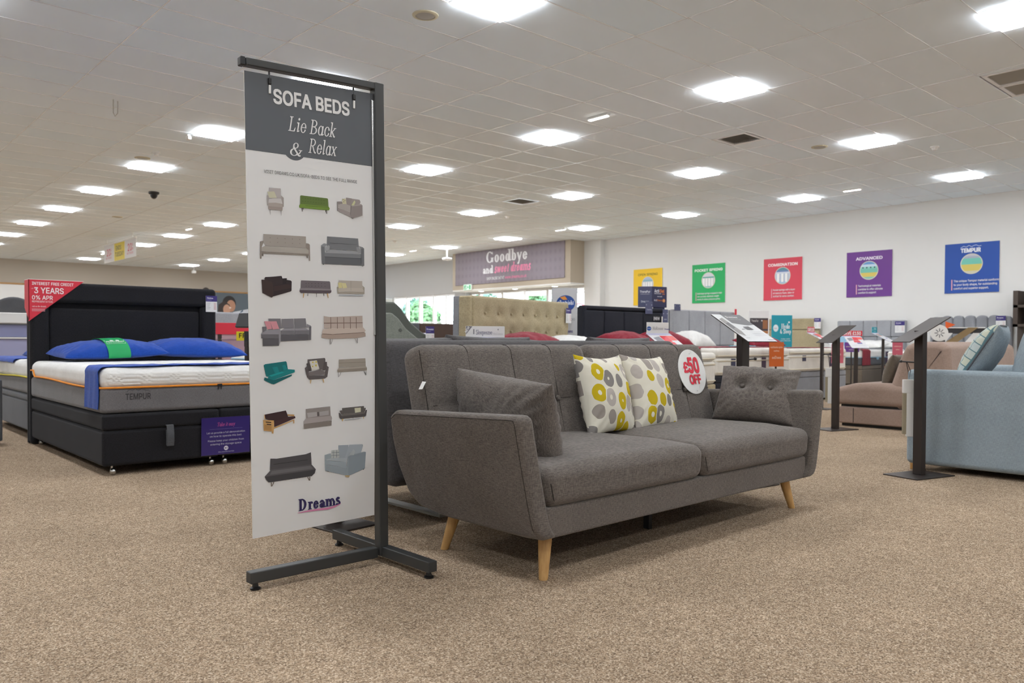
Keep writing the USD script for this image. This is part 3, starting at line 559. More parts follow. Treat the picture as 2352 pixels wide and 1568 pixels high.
SOFA_PRINTS = [
    ('grey chaise chair', 'b0a9a8 176,2795 263,2800 266,2729 175,2721|a8a2a0 160,2739 176,2743 176,2718 171,2671 162,2670|a39b97 266,2752 286,2737 286,2674 275,2672 266,2729|c3bfbd 175,2716 208,2725 266,2729 277,2693 223,2694 171,2684|a99f99 171,2688 223,2696 277,2693 277,2669 172,2666|9c918b 172,2666 277,2669 276,2646 173,2643|c5c2a8 162,2765 215,2773 234,2730 178,2724|8f8f90 182,2643 187,2644 187,2609 185,2608|8f8f90 262,2645 267,2646 266,2610 264,2610'),
    ('green sofa bed', '5f7436 419,2771 629,2775 635,2770 639,2715 412,2707 413,2766|6f8c35 412,2709 639,2717 649,2704 645,2690 625,2687 406,2681 403,2694|55692c 455,2703 641,2712 640,2709 451,2699|3a332e 425,2683 431,2683 431,2656 427,2656|3a332e 434,2683 439,2683 438,2670 436,2670|3a332e 620,2687 626,2687 626,2661 622,2661|3a332e 611,2686 615,2686 615,2674 612,2674|4c5f2a 429,2755 435,2755 435,2751 429,2751|4c5f2a 449,2756 455,2756 455,2751 449,2751|4c5f2a 470,2756 476,2756 476,2751 470,2751|4c5f2a 491,2757 497,2757 497,2752 491,2752|4c5f2a 512,2757 518,2757 518,2752 512,2752|4c5f2a 533,2758 540,2758 540,2753 533,2753|4c5f2a 555,2758 561,2758 561,2753 555,2753|4c5f2a 576,2758 582,2759 582,2754 576,2754|4c5f2a 597,2759 604,2759 604,2754 597,2754|4c5f2a 428,2733 435,2733 435,2728 428,2728|4c5f2a 449,2734 455,2734 455,2729 449,2729|4c5f2a 470,2734 476,2734 476,2729 470,2729|4c5f2a 491,2734 497,2734 497,2730 491,2730|4c5f2a 512,2735 518,2735 518,2730 512,2730|4c5f2a 533,2735 540,2735 539,2730 533,2730|4c5f2a 555,2736 561,2736 561,2731 555,2731|4c5f2a 576,2736 582,2736 582,2731 576,2731|4c5f2a 597,2736 604,2736 604,2732 597,2732'),
    ('beige two seat sofa', '948b88 785,2799 835,2799 826,2742 789,2749 785,2791|9a918e 835,2797 901,2797 910,2781 901,2760 851,2747 822,2745|8d8583 710,2761 745,2766 769,2754 721,2741 717,2690 710,2693|aaa3a0 717,2740 769,2754 824,2742 824,2695 761,2708 721,2718|9b9390 719,2717 824,2694 824,2657 725,2688 719,2694|8c8381 826,2742 914,2767 926,2757 926,2681 847,2652 824,2661|a59c99 822,2742 914,2767 924,2759 843,2740|c8c4a5 751,2787 783,2791 789,2752 755,2748|c3c49b 828,2746 855,2787 866,2776 853,2749|5f5552 824,2659 847,2650 843,2646 824,2655|6a6a50 757,2783 762,2783 765,2778 759,2778|6a6a50 771,2779 776,2780 778,2774 773,2773|6a6a50 761,2767 767,2768 768,2762 762,2762'),
    ('cream buttoned sofa', 'a29b94 135,2469 457,2480 459,2397 151,2389 134,2416|8f877f 109,2414 135,2423 137,2413 123,2380 121,2297 109,2296|948a83 459,2431 478,2430 488,2423 491,2307 482,2306 478,2377 459,2395|aaa49c 121,2373 144,2387 455,2396 478,2383 479,2357 121,2347|8a8178 122,2345 479,2357 478,2343 122,2333|6f665f 123,2333 135,2333 134,2316 124,2316|6f665f 460,2343 472,2343 471,2325 463,2325|7d756e 181,2449 188,2449 184,2441|7d756e 235,2451 241,2451 238,2443|7d756e 291,2452 298,2453 294,2445|7d756e 348,2455 355,2455 351,2447|7d756e 404,2457 411,2457 407,2449|7d756e 181,2419 187,2420 184,2412|7d756e 237,2421 243,2422 240,2414|7d756e 293,2423 299,2423 296,2415|7d756e 348,2424 355,2424 351,2417|7d756e 404,2426 411,2427 407,2419'),
    ('grey sofa with bolsters', '74767a 627,2496 889,2503 895,2441 897,2410 625,2403|8b8d91 578,2426 601,2443 625,2441 625,2431 605,2415 580,2419|6d6f73 579,2420 607,2416 612,2292 584,2292|5f6165 607,2375 914,2353 914,2300 612,2292|97999d 609,2375 649,2402 876,2406 914,2387 613,2370|787a7e 607,2373 916,2386 914,2355 607,2347|4c4e52 607,2347 914,2355 914,2351 608,2343|85878b 895,2447 931,2440 939,2431 914,2424|696b6f 914,2427 940,2433 942,2300 916,2300|9a9c9f 613,2416 637,2432 649,2426 645,2401 625,2385 613,2395|8d8f92 872,2437 891,2438 910,2418 910,2396 893,2391 876,2408|55575b 649,2451 876,2457 876,2455 649,2448|333437 590,2292 601,2292 599,2287 591,2287|333437 925,2299 935,2299 933,2295 926,2295'),
    ('brown armchair sofa', '33282a 142,2164 149,2171 207,2177 269,2186 276,2168 309,2172 309,2126 197,2107 143,2138|3c2d2c 120,2151 142,2152 197,2140 207,2114 205,2038 195,2029 126,2060|2d2326 207,2117 309,2134 309,2160 338,2157 346,2150 345,2086 338,2079 205,2038|3a2a2a 211,2111 309,2129 342,2127 342,2103 211,2074|231b1e 276,2168 305,2168 308,2134 276,2129'),
    ('purple grey click sofa', '6c656a 420,2162 647,2167 653,2159 657,2112 415,2105|857f83 409,2101 417,2107 657,2112 661,2100 407,2092|544950 407,2091 663,2100 661,2086 649,2078 417,2072 406,2082|c09a63 436,2069 445,2070 437,2037 433,2036|c09a63 625,2077 634,2078 639,2044 635,2042|4e4a4c 470,2071 474,2071 474,2052 470,2052|4e4a4c 538,2074 542,2074 543,2048 540,2047|4e4a4c 597,2076 602,2076 602,2057 598,2057|4c4448 455,2144 461,2144 458,2137|4c4448 475,2145 482,2145 479,2138|4c4448 500,2146 507,2147 504,2139|4c4448 527,2148 534,2148 531,2141|4c4448 552,2149 559,2149 556,2142|4c4448 578,2150 585,2150 581,2143|4c4448 605,2151 612,2152 609,2145|4c4448 455,2124 461,2124 458,2117|4c4448 475,2125 482,2125 479,2118|4c4448 500,2126 507,2127 504,2119|4c4448 527,2128 534,2128 531,2121|4c4448 552,2129 559,2129 556,2122|4c4448 578,2130 585,2130 581,2123|4c4448 605,2131 612,2132 609,2124'),
    ('cream sofa with yellow cushions', 'b1a9a0 725,2178 925,2183 926,2128 725,2121|a39e92 708,2127 725,2132 726,2082 713,2081|a09a8e 926,2150 946,2135 945,2087 933,2087|bcb4aa 721,2114 737,2123 927,2130 938,2112 938,2101 721,2094|a39a8e 719,2091 940,2101 940,2086 715,2080|8b8378 825,2178 828,2178 828,2106 826,2106|cfc78f 717,2161 747,2163 753,2124 723,2121|d3cc9a 748,2160 782,2161 795,2127 759,2120|a8acb0 725,2071 931,2079 933,2068 725,2061'),
    ('grey corner sofa with pink cushions', '77747a 170,1882 261,1884 267,1814 175,1806|7e7b81 268,1882 359,1886 364,1817 268,1817|77757a 364,1886 454,1890 462,1824 368,1817|6b696e 125,1824 154,1826 157,1803 132,1786 127,1785|85838a 464,1850 496,1838 499,1831 483,1824 462,1824|626066 483,1831 499,1833 498,1735 479,1733|8f8d94 123,1784 175,1806 257,1811 261,1729 250,1695 247,1773 116,1772|68666b 116,1772 247,1773 248,1744 118,1744|58565b 127,1742 247,1742 248,1693 129,1690|929097 263,1800 290,1816 368,1817 370,1802|929097 370,1802 375,1817 454,1820 477,1806|737177 261,1800 368,1802 370,1774 263,1771|737177 371,1802 479,1805 479,1777 371,1774|5a585d 263,1770 477,1775 477,1733 263,1724|c98a94 138,1863 182,1864 196,1810 162,1806|cf909a 182,1863 229,1865 250,1812 202,1806'),
    ('beige quilted sofa bed', 'b7a9a0 600,1910 649,1904 927,1920 931,1828 601,1820|c2b4aa 584,1786 593,1813 633,1820 936,1830 955,1808 946,1795 673,1778 587,1781|a8978c 582,1776 673,1775 953,1791 955,1764 873,1749 641,1742 584,1751|7e6a62 601,1861 929,1869 929,1864 601,1855|7e6a62 587,1781 673,1777 946,1795 946,1791 673,1773 587,1776|7e6a62 655,1903 659,1903 660,1819 655,1819|7e6a62 709,1904 713,1904 714,1820 709,1820|7e6a62 763,1905 768,1905 769,1820 764,1820|7e6a62 818,1906 823,1906 824,1821 819,1821|7e6a62 870,1907 875,1908 876,1822 871,1822|9d9b9b 648,1741 659,1741 659,1703 649,1703|9d9b9b 671,1741 675,1741 661,1703 656,1703|9d9b9b 877,1748 887,1748 887,1712 878,1712|9d9b9b 858,1747 862,1748 885,1714 879,1712'),
    ('teal velvet sofa bed', '0b6e72 135,1556 146,1564 301,1582 307,1575 317,1523 160,1476 153,1480|0f7d80 169,1483 319,1525 369,1521 369,1502 206,1451 167,1459|0a5f63 137,1453 141,1472 206,1451 347,1488 345,1476 210,1421 192,1425|0e8286 198,1541 237,1545 253,1504 217,1498|0e8286 270,1552 294,1558 312,1527 284,1517|11989a 174,1484 268,1509 290,1503 192,1475'),
    ('grey armchair with patterned cushion', '625c5c 469,1593 607,1602 613,1595 617,1517 473,1520|5a5454 447,1531 469,1545 479,1506 481,1474 607,1473 613,1506 625,1545 641,1534 629,1463 609,1450 485,1446 466,1464|736c6c 477,1499 570,1518 609,1501 609,1478 481,1474|4e4949 460,1562 477,1569 496,1544 502,1509 479,1506|544e4e 601,1570 625,1574 627,1545 609,1510 589,1510|cfcdc6 483,1580 543,1586 564,1522 504,1512|c9b84a 504,1575 517,1577 517,1566 506,1567|c9b84a 531,1579 543,1580 544,1568 533,1568|c9b84a 504,1546 514,1547 515,1537 505,1537|c9b84a 529,1554 541,1556 543,1541 531,1542|c0a070 490,1444 500,1445 494,1418 489,1416|c0a070 587,1448 597,1449 603,1421 598,1420'),
    ('taupe armless sofa bed', '9c948a 725,1589 953,1596 957,1534 725,1531|a59d93 713,1513 725,1527 959,1535 967,1522 715,1509|8b8278 712,1512 967,1523 967,1502 713,1494|8a8a8a 718,1493 722,1493 724,1458 720,1458|555555 741,1493 745,1493 729,1464 725,1461|8a8a8a 957,1500 962,1500 962,1468 957,1468|555555 938,1500 942,1500 959,1473 955,1470|7d756c 725,1564 955,1568 955,1565 725,1561'),
    ('brown futon on pine frame', '3a2529 140,1212 301,1232 319,1185 213,1154 147,1182|42292d 213,1157 319,1186 371,1187 375,1174 213,1120|c59a62 131,1176 211,1167 211,1113 206,1074 195,1077 195,1090 135,1100|ad8350 140,1145 192,1128 192,1094 138,1106|3a2a28 149,1163 190,1157 190,1150 150,1156|3a2a28 156,1147 190,1142 190,1134 157,1140|c59a62 211,1118 365,1165 365,1137 358,1136 356,1156 211,1108|b98d56 312,1204 365,1199 364,1187 313,1195|c59a62 138,1211 142,1212 147,1180 140,1179'),
    ('grey sofa with two bolster cushions', '8e8784 454,1234 652,1243 657,1171 458,1162|a39b99 437,1144 458,1166 661,1173 668,1156 665,1140 492,1128 439,1128|827a74 439,1127 665,1137 663,1101 441,1091|a9a4a4 465,1205 544,1208 546,1176 471,1170|a5a0a0 564,1207 640,1213 641,1181 568,1177|5a5454 546,1206 560,1207 562,1177 548,1176'),
    ('grey wooden leg sofa bed', '5e5a58 751,1225 940,1231 947,1183 757,1181|545050 723,1191 737,1186 747,1169 949,1179 957,1197 969,1201 960,1157 947,1150 741,1144 729,1156|6d6865 747,1169 770,1181 949,1183 949,1172 749,1164|605b59 731,1205 749,1209 768,1181 747,1175|605b59 934,1214 957,1216 953,1190 930,1184|cfcdb4 858,1219 913,1221 913,1187 863,1183|bf9f66 753,1144 764,1145 757,1125 751,1126|bf9f66 932,1149 938,1149 940,1134 935,1133|3a3636 844,1149 847,1149 847,1131 845,1131|a0a3a8 770,1137 928,1142 894,1133 774,1131'),
    ('charcoal tufted sofa bed', '4e4c4f 184,900 231,895 454,906 496,916 502,829 180,817|59575a 141,777 188,821 500,829 535,789 527,763 504,742 205,733 170,734 152,753|414043 141,776 535,787 527,761 504,742 170,734|333235 206,859 469,866 469,862 206,855|6a686b 195,812 492,819 511,796 180,787|6f655c 186,732 193,731 195,703 187,703|6f655c 205,732 213,732 198,704 193,703|6f655c 484,739 490,739 489,711 482,711|6f655c 465,740 471,739 486,713 480,711'),
    ('pale blue sofa with check cushions', '9ba4ad 721,948 807,944 799,847 721,854|a3acb4 813,945 928,939 934,930 915,876 799,847 778,852|97a2a9 607,886 657,894 665,859 621,849 621,763 611,772|a8b1b7 621,847 657,858 799,848 788,815|9aa4ab 621,844 788,815 786,771 621,817|939da4 621,815 786,771 803,857 819,863 943,881 958,876 949,751 817,713 782,717 617,767|8a959d 809,855 958,877 949,751 817,713 803,719|b4bab8 663,915 725,915 729,857 659,856|56606a 679,915 681,915 679,856 677,856|56606a 705,914 707,914 709,857 706,857|56606a 663,898 726,897 726,894 663,896|56606a 661,878 728,876 728,873 661,876|aeb6b8 811,867 848,910 863,892 852,863|b59f78 776,718 817,713 811,699 782,704|222222 629,766 637,765 635,760 630,762|222222 930,747 941,750 939,744 932,744'),
]
# ------------------------------------------------------------------ the grey sofa bed
fabric("sofa_cloth", "605a55", "6b645f", 520, 6, 0.42, bump=0.35)
fabric("sofa_cloth_dark", "4b494a", "525051", 520, 6, 0.3, bump=0.3)
plain("seam", "393533", 0.9, 0, 0.1)
def wood(name, c1, c2, sc=18):
    MAT[name] = usdkit.material(stage, "/World/Looks/" + name, {"t": ("texture_coordinate", {}), "mp": ("mapping", {"scale": (1.0, 1.0, 0.06)}), "n": ("noise_texture", {"scale": sc * 6.0, "detail": 3.0}), "m": ("mix_color", {"a": lin(c1), "b": lin(c2)}), "p": ("principled_bsdf", {"roughness": 0.5})},
        [("t.object", "mp.vector"), ("mp.vector", "n.vector"), ("n.fac", "m.fac"), ("m.result", "p.base_color")], surface="p.BSDF")
wood("oak", "a97c45", "d6ae72")
SX, SY, SR = 2.95, 2.045, 1.4
sofa = thing("sofa_bed", "grey woven sofa bed with splayed oak legs beside the tall sofa beds banner", "sofa bed", (SX, SY, 0), SR)
flare = lambda z: 1.03 + .105 * np.clip((z - .16) / .44, 0, 1.1) ** .85 - .03 * np.clip((.23 - z) / .07, 0, 1) ** 2
prof = Polygon([(-.025, .165), (-.02, .605), (.0, .612), (.70, .585), (.745, .56), (.755, .46), (.748, .36), (.715, .25), (.66, .188), (.52, .158), (.08, .156)]).buffer(-.025).buffer(.025, 12)
for s in (-1, 1):
    m = slab(prof, .085, .022, 4, 170)                # (depth, height, thickness)
    def place(v, s=s): return np.c_[s * (flare(v[:, 1]) - .0425 + v[:, 2] * s), v[:, 0], v[:, 1]]
    m = deform(m, place)
    if m.volume < 0: m.invert()
    arm = obj("arm", m, "sofa_cloth", sofa)
    ringp = np.array(prof.buffer(-.016).exterior.coords)
    L = LineString(ringp); q = np.array([L.interpolate(L.length * i / 160).coords[0] for i in range(160)])
    keep = q[(q[:, 1] > .2) & ((q[:, 0] < .02) | (q[:, 1] > .54))]; keep = keep[np.lexsort((keep[:, 1], keep[:, 0] > .01))]
    fr = keep[keep[:, 0] < .01]; fr = fr[np.argsort(fr[:, 1])]; tp = keep[keep[:, 0] >= .01]; tp = tp[np.argsort(tp[:, 0])]
    path = np.vstack([fr, tp]); xo = s * (flare(path[:, 1]) - .0008)
    obj("seam", tube(np.c_[xo, path[:, 0], path[:, 1]], .0011, 5), "seam", arm)
obj("front_rail", rbox(1.93, .04, .115, .012, c=(0, .02, .217)), "sofa_cloth", sofa)
obj("seat_frame", bx(-.94, .03, .165, .94, .70, .27), "sofa_cloth_dark", sofa, smooth=False)
def crown(v):
    v = v.copy(); top = np.clip((v[:, 2] - .29) / .12, 0, 1); u = np.clip(abs(v[:, 0]) / .485, 0, 1); f = np.clip((v[:, 1] + .02) / .66, 0, 1)
    v[:, 2] += top * (.042 * (1 - u ** 4) * np.clip(f / .3, 0, 1) ** .6 * (1 - .25 * f))
    v[:, 1] -= .012 * (1 - u ** 6) * np.clip((.05 - v[:, 1]) / .07, 0, 1)
    v[:, 0] *= 1 + .035 * top
    return v
for s in (-1, 1):
    m = deform(rbox(.968, .66, .142, .045, 5, (14, 12, 3), c=(0, .315, .342)), crown); m.apply_translation([s * .4865, 0, 0])
    cush = obj("seat_cushion", m, "sofa_cloth", sofa)
    obj("seam", tube([(s * .4865 - .46, -.017, .3), (s * .4865 - .47, -.012, .36), (s * .4865 - .462, .02, .412)], .0015, 5), "seam", cush)
# reclined back in two halves with stitched channels and buttons
W2, HB, TB = 1.03, .512, .15
cols = np.linspace(0, W2, 5); tilt = math.radians(14.5)
def back_pt(x, z, y):     # local (along, up, depth) -> sofa frame
    c, s_ = math.cos(tilt), math.sin(tilt); return np.stack([x, .545 + y * c + z * s_, .365 + z * c - y * s_], -1)
for s in (-1, 1):
    m = rbox(W2, TB, HB, .055, 5, (44, 4, 24))
    def puff(v):
        v = v.copy(); x = v[:, 0] + W2 / 2; z = v[:, 2] + HB / 2
        fr = np.clip((-v[:, 1] - .02) / .05, 0, 1)
        dx = np.min(np.abs(x[:, None] - cols[None, 1:-1]), axis=1); dz = np.abs(z - .245)
        g = .007 * np.exp(-(dx / .016) ** 2) + .006 * np.exp(-(dz / .014) ** 2)
        for cx in cols[1:-1]: g += .012 * np.exp(-((x - cx) ** 2 + (z - .245) ** 2) / .045 ** 2)
        v[:, 1] += fr * g
        top = np.clip((z - HB + .06) / .06, 0, 1); v[:, 2] -= top * .004 * np.exp(-(dx / .014) ** 2)
        return v
    m = deform(m, puff); V = np.array(m.vertices)
    m.vertices = back_pt(V[:, 0] + s * W2 / 2, V[:, 2] + HB / 2, V[:, 1] + TB / 2)
    half = obj("backrest", m, "sofa_cloth", sofa)
    x0 = 0 if s > 0 else -W2
    for cx in cols[1:-1]:
        a = np.linspace(0, math.pi / 2, 7); r = .055
        zz = np.concatenate([np.linspace(.05, HB - r, 10), HB - r + r * np.sin(a[1:])]); yy = np.concatenate([np.full(10, .006), r - r * np.cos(a[1:]) + .004])
        zz = np.append(zz, HB - .0015); yy = np.append(yy, TB - .06)
        obj("seam", tube(back_pt(np.full(len(zz), x0 + cx), zz, yy), .0013, 5), "seam", half)
        b = lathe([(0, .011), (.009, .0095), (.0135, .004), (.013, 0), (0, 0)], 16)
        b.apply_transform(trimesh.transformations.rotation_matrix(math.pi / 2 - tilt, [1, 0, 0])); b.apply_translation(back_pt(np.array([x0 + cx]), np.array([.245]), np.array([.013]))[0])
        obj("button", b, "sofa_cloth", half)
    xs = np.linspace(x0 + .03, x0 + W2 - .03, 20)
    obj("seam", tube(back_pt(xs, np.full(20, .245), np.full(20, .0055)), .0012, 5), "seam", half)
    e = -1 if s < 0 else 1
    if s < 0:
        zz = np.linspace(.04, HB - .03, 12); obj("seam", tube(back_pt(np.full(12, -W2 + .013), zz, np.full(12, .02)), .0016, 5), "seam", half)
for lx, ly, sx, sy in ((-.885, .085, -1, -1), (.885, .085, 1, -1), (-.885, .60, -1, 1), (.885, .60, 1, 1)):
    m = lathe([(0, 0), (.0155, 0), (.017, .003), (.028, .168), (0, .168)], 22)
    m = deform(m, lambda v: np.c_[v[:, 0] + lx + sx * .04 * (1 - v[:, 2] / .168), v[:, 1] + ly + sy * .03 * (1 - v[:, 2] / .168), v[:, 2]])
    obj("leg", m, "oak", sofa)
obj("centre_leg", [bx(-.012, .27, 0, .012, .30, .17), bx(-.02, .262, .15, .02, .308, .17)], "black_plastic", sofa, label="black centre support leg", smooth=False)
obj("care_tag", sheet(np.array([[(-1.03, .62, .70), (-1.045, .625, .67)], [(-1.03, .645, .70), (-1.045, .65, .668)]]), .001), "white_plastic", sofa, label="white care tag", smooth=False)

# cushions on the sofa
m = pillow_m(.54, .40, .21, 3, .05, .42, 34, .02)
obj("bolster_cushion", m, "sofa_cloth", None, "plain grey cushion leaning on the sofa's left arm", "cushion", "grey cushions on the sofa", xf=frame((2.108, 2.365, .538), (0.03, -.99, -.085), (-.26, 0, .96)))
m = pillow_m(.43, .36, .19, 8, .06, .42, 38, .016, dips=((-.075, .02, .045, .035), (.075, .02, .045, .035)))
c2 = thing("buttoned_cushion", "grey cushion with two buttons against the sofa's right arm", "cushion", group="grey cushions on the sofa", M=frame((3.985, 2.40, .572), (.36, -.92, -.05), (.60, .15, .80)))
obj("body", m, "sofa_cloth", c2)
for x in (-.075, .075):
    b = lathe([(0, .012), (.009, .01), (.0125, .004), (.012, -.004), (0, -.004)], 14); b.apply_translation([x, .02, .047]); obj("button", b, "sofa_cloth", c2)
MAT["ring_cloth"] = usdkit.material(stage, "/World/Looks/ring_cloth", {
    "u": ("uvmap", {"attribute": "st"}), "mp": ("mapping", {"scale": (12.6, 10.4, 1), "rotation": (0, 0, 0.25)}), "d": ("noise_texture", {"scale": 16.0, "detail": 1.0}), "ds": ("vector_math", {"vector_math_type": "add"}),
    "v": ("voronoi_texture", {"scale": 1.0, "randomness": 0.42}), "e": ("voronoi_texture", {"scale": 1.0, "randomness": 0.42, "feature": "distance_to_edge"}), "eo": ("math", {"math_type": "greater_than", "value2": 0.03}), "a2": ("math", {"math_type": "multiply"}), "o": ("math", {"math_type": "less_than", "value2": 0.455}), "h": ("math", {"math_type": "greater_than", "value2": 0.14}), "a": ("math", {"math_type": "multiply"}),
    "s": ("separate_color", {}), "c": ("rgb_ramp", {"interpolate": False, "ramp": [(0.0, lin("86827f")), (0.28, lin("b5aea7")), (0.46, lin("c2ab22")), (0.82, lin("9c948d"))]}),
    "m": ("mix_color", {"a": lin("dedacb")}), "p": ("principled_bsdf", {"roughness": 0.9, "specular_ior_level": 0.15})},
    [("u.UV", "mp.vector"), ("mp.vector", "v.vector"), ("v.distance", "o.value1"), ("v.distance", "h.value1"), ("mp.vector", "e.vector"), ("e.distance", "eo.value1"), ("o.value", "a2.value1"), ("eo.value", "a2.value2"), ("a2.value", "a.value1"), ("h.value", "a.value2"), ("v.color", "s.color"), ("s.r", "c.fac"), ("a.value", "m.fac"), ("c.color", "m.b"), ("m.result", "p.base_color")], surface="p.BSDF")
for i, (o, u, v, lab) in enumerate((((2.925, 2.58, .607), (.985, .12, -.02), (.015, .27, .96), "white cushion with yellow and grey rings, left one, centre of the sofa"), ((3.285, 2.60, .603), (.97, .1, -.04), (.05, .30, .95), "white cushion with yellow and grey rings, right one, nearer the £50 disc"))):
    m, uv = pillow(.39, .40, .15, 12 + i, .11, .45, 36, .014); uv = uv + i * 1.37
    obj("patterned_cushion", m, "ring_cloth", None, lab, "cushion", "ring patterned cushions", xf=frame(o, u, v), uv=uv)
# the price disc pinned to the back
n_ = np.array([0, -math.cos(tilt), math.sin(tilt)]); ca, sa = math.cos(math.radians(SR)), math.sin(math.radians(SR))
lx, lz = .858, .340
p = back_pt(np.array([lx]), np.array([lz]), np.array([-.003]))[0]; p = np.array([SX + p[0] * ca - p[1] * sa, SY + p[0] * sa + p[1] * ca, p[2]])
M = frame(p, (ca, sa, 0), (0, math.sin(tilt), math.cos(tilt)))
t = thing("price_disc", "round white disc reading £50 OFF pinned to the sofa back", "price sign", M=M)
m = lathe([(0, -.003), (.128, -.003), (.129, 0), (.128, .001), (0, .001)], 64); obj("disc", m, "white_plastic", t)
P = Print(); P.k = 5
P.text("£", -.056, -.002, .056, "d8263f", True, heavy=.035); P.text("50", .020, -.004, .082, "d8263f", True, width=.100, heavy=.035); P.text("OFF", .010, -.070, .05, "d8263f", True, width=.108, heavy=.03)
P.disc(0, .103, .004, "b9b9b9"); P.disc(.004, -.112, .003, "9a9a9a")
P.mesh("lettering", t)
# the charcoal sofa standing back to back with it
dk = thing("sofa", "charcoal sofa standing back to back behind the grey sofa bed", "sofa", (3.10, 3.03, 0), 1.0)
def lean(v):
    v = v.copy(); v[:, 1] += .10 * (1 - np.clip((v[:, 2] - .2) / .65, 0, 1)) * -1 + .05; return v
obj("back_panel", deform(rbox(2.26, .17, .66, .05, 4, (10, 2, 8), c=(0, .1, .538)), lean), "sofa_cloth_dark", dk)
obj("seat_base", rbox(2.2, .72, .25, .04, c=(0, .50, .325)), "sofa_cloth_dark", dk)
rg = np.random.default_rng(4)
for i in range(4):
    m = pillow_m(.60, .50, .24, 30 + i, .04, .35, 26, .03); obj("back_cushion", m, "sofa_cloth_dark", dk, M=frame((-.83 + i * .555, .33, .635 + .012 * math.sin(i * 2.3)), (-1, 0, .02 * math.sin(i)), (0, -.12, .99)))
plain("chrome", "c9c9c9", 0.18, 1.0)
for x in (-.72, .72):
    obj("leg", [bx(x - .03, .12, 0, x + .03, .80, .012), bx(x - .03, .12, .012, x + .03, .13, .2), bx(x - .03, .79, .012, x + .03, .80, .2)], "vent_metal", dk, label="chrome loop leg", smooth=False)
# ------------------------------------------------------------------ the sofa beds banner on its steel stand
plain("graphite", "393a3a", 0.45, 0.0, 0.5)
fr = thing("banner_stand", "dark grey steel stand holding the tall sofa beds banner", "display stand", (1.70, 2.659, 0))
def bar(a, b, w, t, m="graphite"):
    a, b = np.array(a, float), np.array(b, float); L = np.linalg.norm(b - a)
    return rbox(w, t, L, .004, 2)
def between(m, a, b, upv=(0, 0, 1)):
    a, b = np.array(a, float), np.array(b, float); d = (b - a) / np.linalg.norm(b - a)
    x = np.cross(np.array(upv, float), d)
    if np.linalg.norm(x) < 1e-3: x = np.cross((0, 1, 0), d)
    x /= np.linalg.norm(x); y = np.cross(d, x)
    M = np.eye(4); M[:3, 0] = x; M[:3, 1] = y; M[:3, 2] = d; M[:3, 3] = (a + b) / 2
    m = m.copy(); m.apply_transform(M); return m
post_a, post_b = (.008, 0, .03), (-.017, 0, 1.852)
obj("post", between(bar(post_a, post_b, .04, .04), post_a, post_b), "graphite", fr)
aa, ab = (-.03, 0, 1.8385), (-.545, 0, 1.8135)
obj("top_arm", between(bar(aa, ab, .034, .026), aa, ab), "graphite", fr)
ea, eb = (-.545, 0, 1.8135), (-.563, 0, 1.813)
obj("end_cap", between(bar(ea, eb, .03, .03), ea, eb), "black_plastic", fr)
obj("inner_trim", between(rbox(.012, .02, .9, .003, 2), (-.022, -.004, .88), (-.036, -.004, 1.79)), "chrome", fr, label="bright aluminium edge strip")
ba, bb = (-.02, 0, .045), (-.535, -.004, .045)
foot = obj("base_bar", between(bar(ba, bb, .04, .04), ba, bb), "graphite", fr)
ca_, cb = (.012, .36, .045), (.024, -.315, .045)
obj("base_bar", between(bar(ca_, cb, .04, .04), ca_, cb), "graphite", fr)
for p in ((-.51, -.004), (.024, -.29), (.012, .335)):
    obj("foot", lathe([(0, 0), (.017, 0), (.018, .006), (.011, .01), (.009, .026), (0, .026)], 16), "black_plastic", fr, M=mat4((*p, 0)))
for px in (-.455, -.12):
    z = 1.815 + (px + .53) * .041
    hk = obj("hanger", tube([(px, 0, z - .015), (px, -.001, z - .055)], .003, 6), "black_plastic", fr)
    obj("clip", rbox(.012, .012, .022, .003, c=(px, -.004, z - .052)), "black_plastic", hk); obj("clip_pin", rbox(.008, .006, .03, .002, c=(px, -.006, z - .08)), "white_plastic", hk)
ban = thing("sofa_beds_banner", "tall printed banner headed SOFA BEDS Lie Back & Relax hanging from the stand", "banner", (1.154, 2.655, 0))
card = Polygon([(.028, .177), (.519, .190), (.523, 1.811), (0, 1.784)])
m = extrude(card, .003); obj("board", m, "white_plastic", ban, M=frame((0, .0045, 0), (1, 0, 0), (0, 0, 1)), smooth=False)
P = Print()
P.poly(card.buffer(-.0005), "dfdfdf")
head = Polygon([(.004, 1.517), (.519, 1.533), (.523, 1.819), (0, 1.784)]).union(Point(.185, 1.553).buffer(.046, 24))
P.poly(head.intersection(card), "5c6065")
A = 2.3
P.text("SOFA BEDS", .257, 1.7015, .0475, "e4e4e4", True, width=.302, rot=A, heavy=.018)
P.serif("Lie Back", .253, 1.6115, .0525, "e0e0e0", italic=True, width=.186, rot=A)
P.serif("&", .188, 1.5235, .047, "e0e0e0", italic=True, width=.046, rot=A)
P.serif("Relax", .294, 1.5445, .0525, "e0e0e0", italic=True, width=.112, rot=A)
P.text("VISIT DREAMS.CO.UK/SOFA-BEDS TO SEE THE FULL RANGE", .2545, 1.4525, .0112, "4b4b4b", width=.369, rot=1.9)
P.serif("Dreams", .284, .2505, .043, "2f2758", True, width=.171, rot=.6)
sw = [(.195, .2435), (.225, .2465), (.27, .2475), (.315, .2465), (.345, .249), (.37, .2545), (.345, .2445), (.315, .2405), (.27, .2425), (.225, .2435)]
P.poly(Polygon(sw).buffer(.0008), "cf7fa6")
P.mesh("printed_face", ban, frame((0, .0014, 0), (1, 0, 0), (0, 0, 1)))
for name, spec in SOFA_PRINTS:
    P = Print(0.00008); P.k = 20
    for part in spec.split("|"):
        c, *q = part.split(); P.poly(Polygon([tuple(float(v) / 2000 for v in t.split(",")) for t in q]).buffer(0), c)
    P.mesh("sofa_picture", ban, frame((0, .0010, 0), (1, 0, 0), (0, 0, 1)), label="printed picture of a " + name)
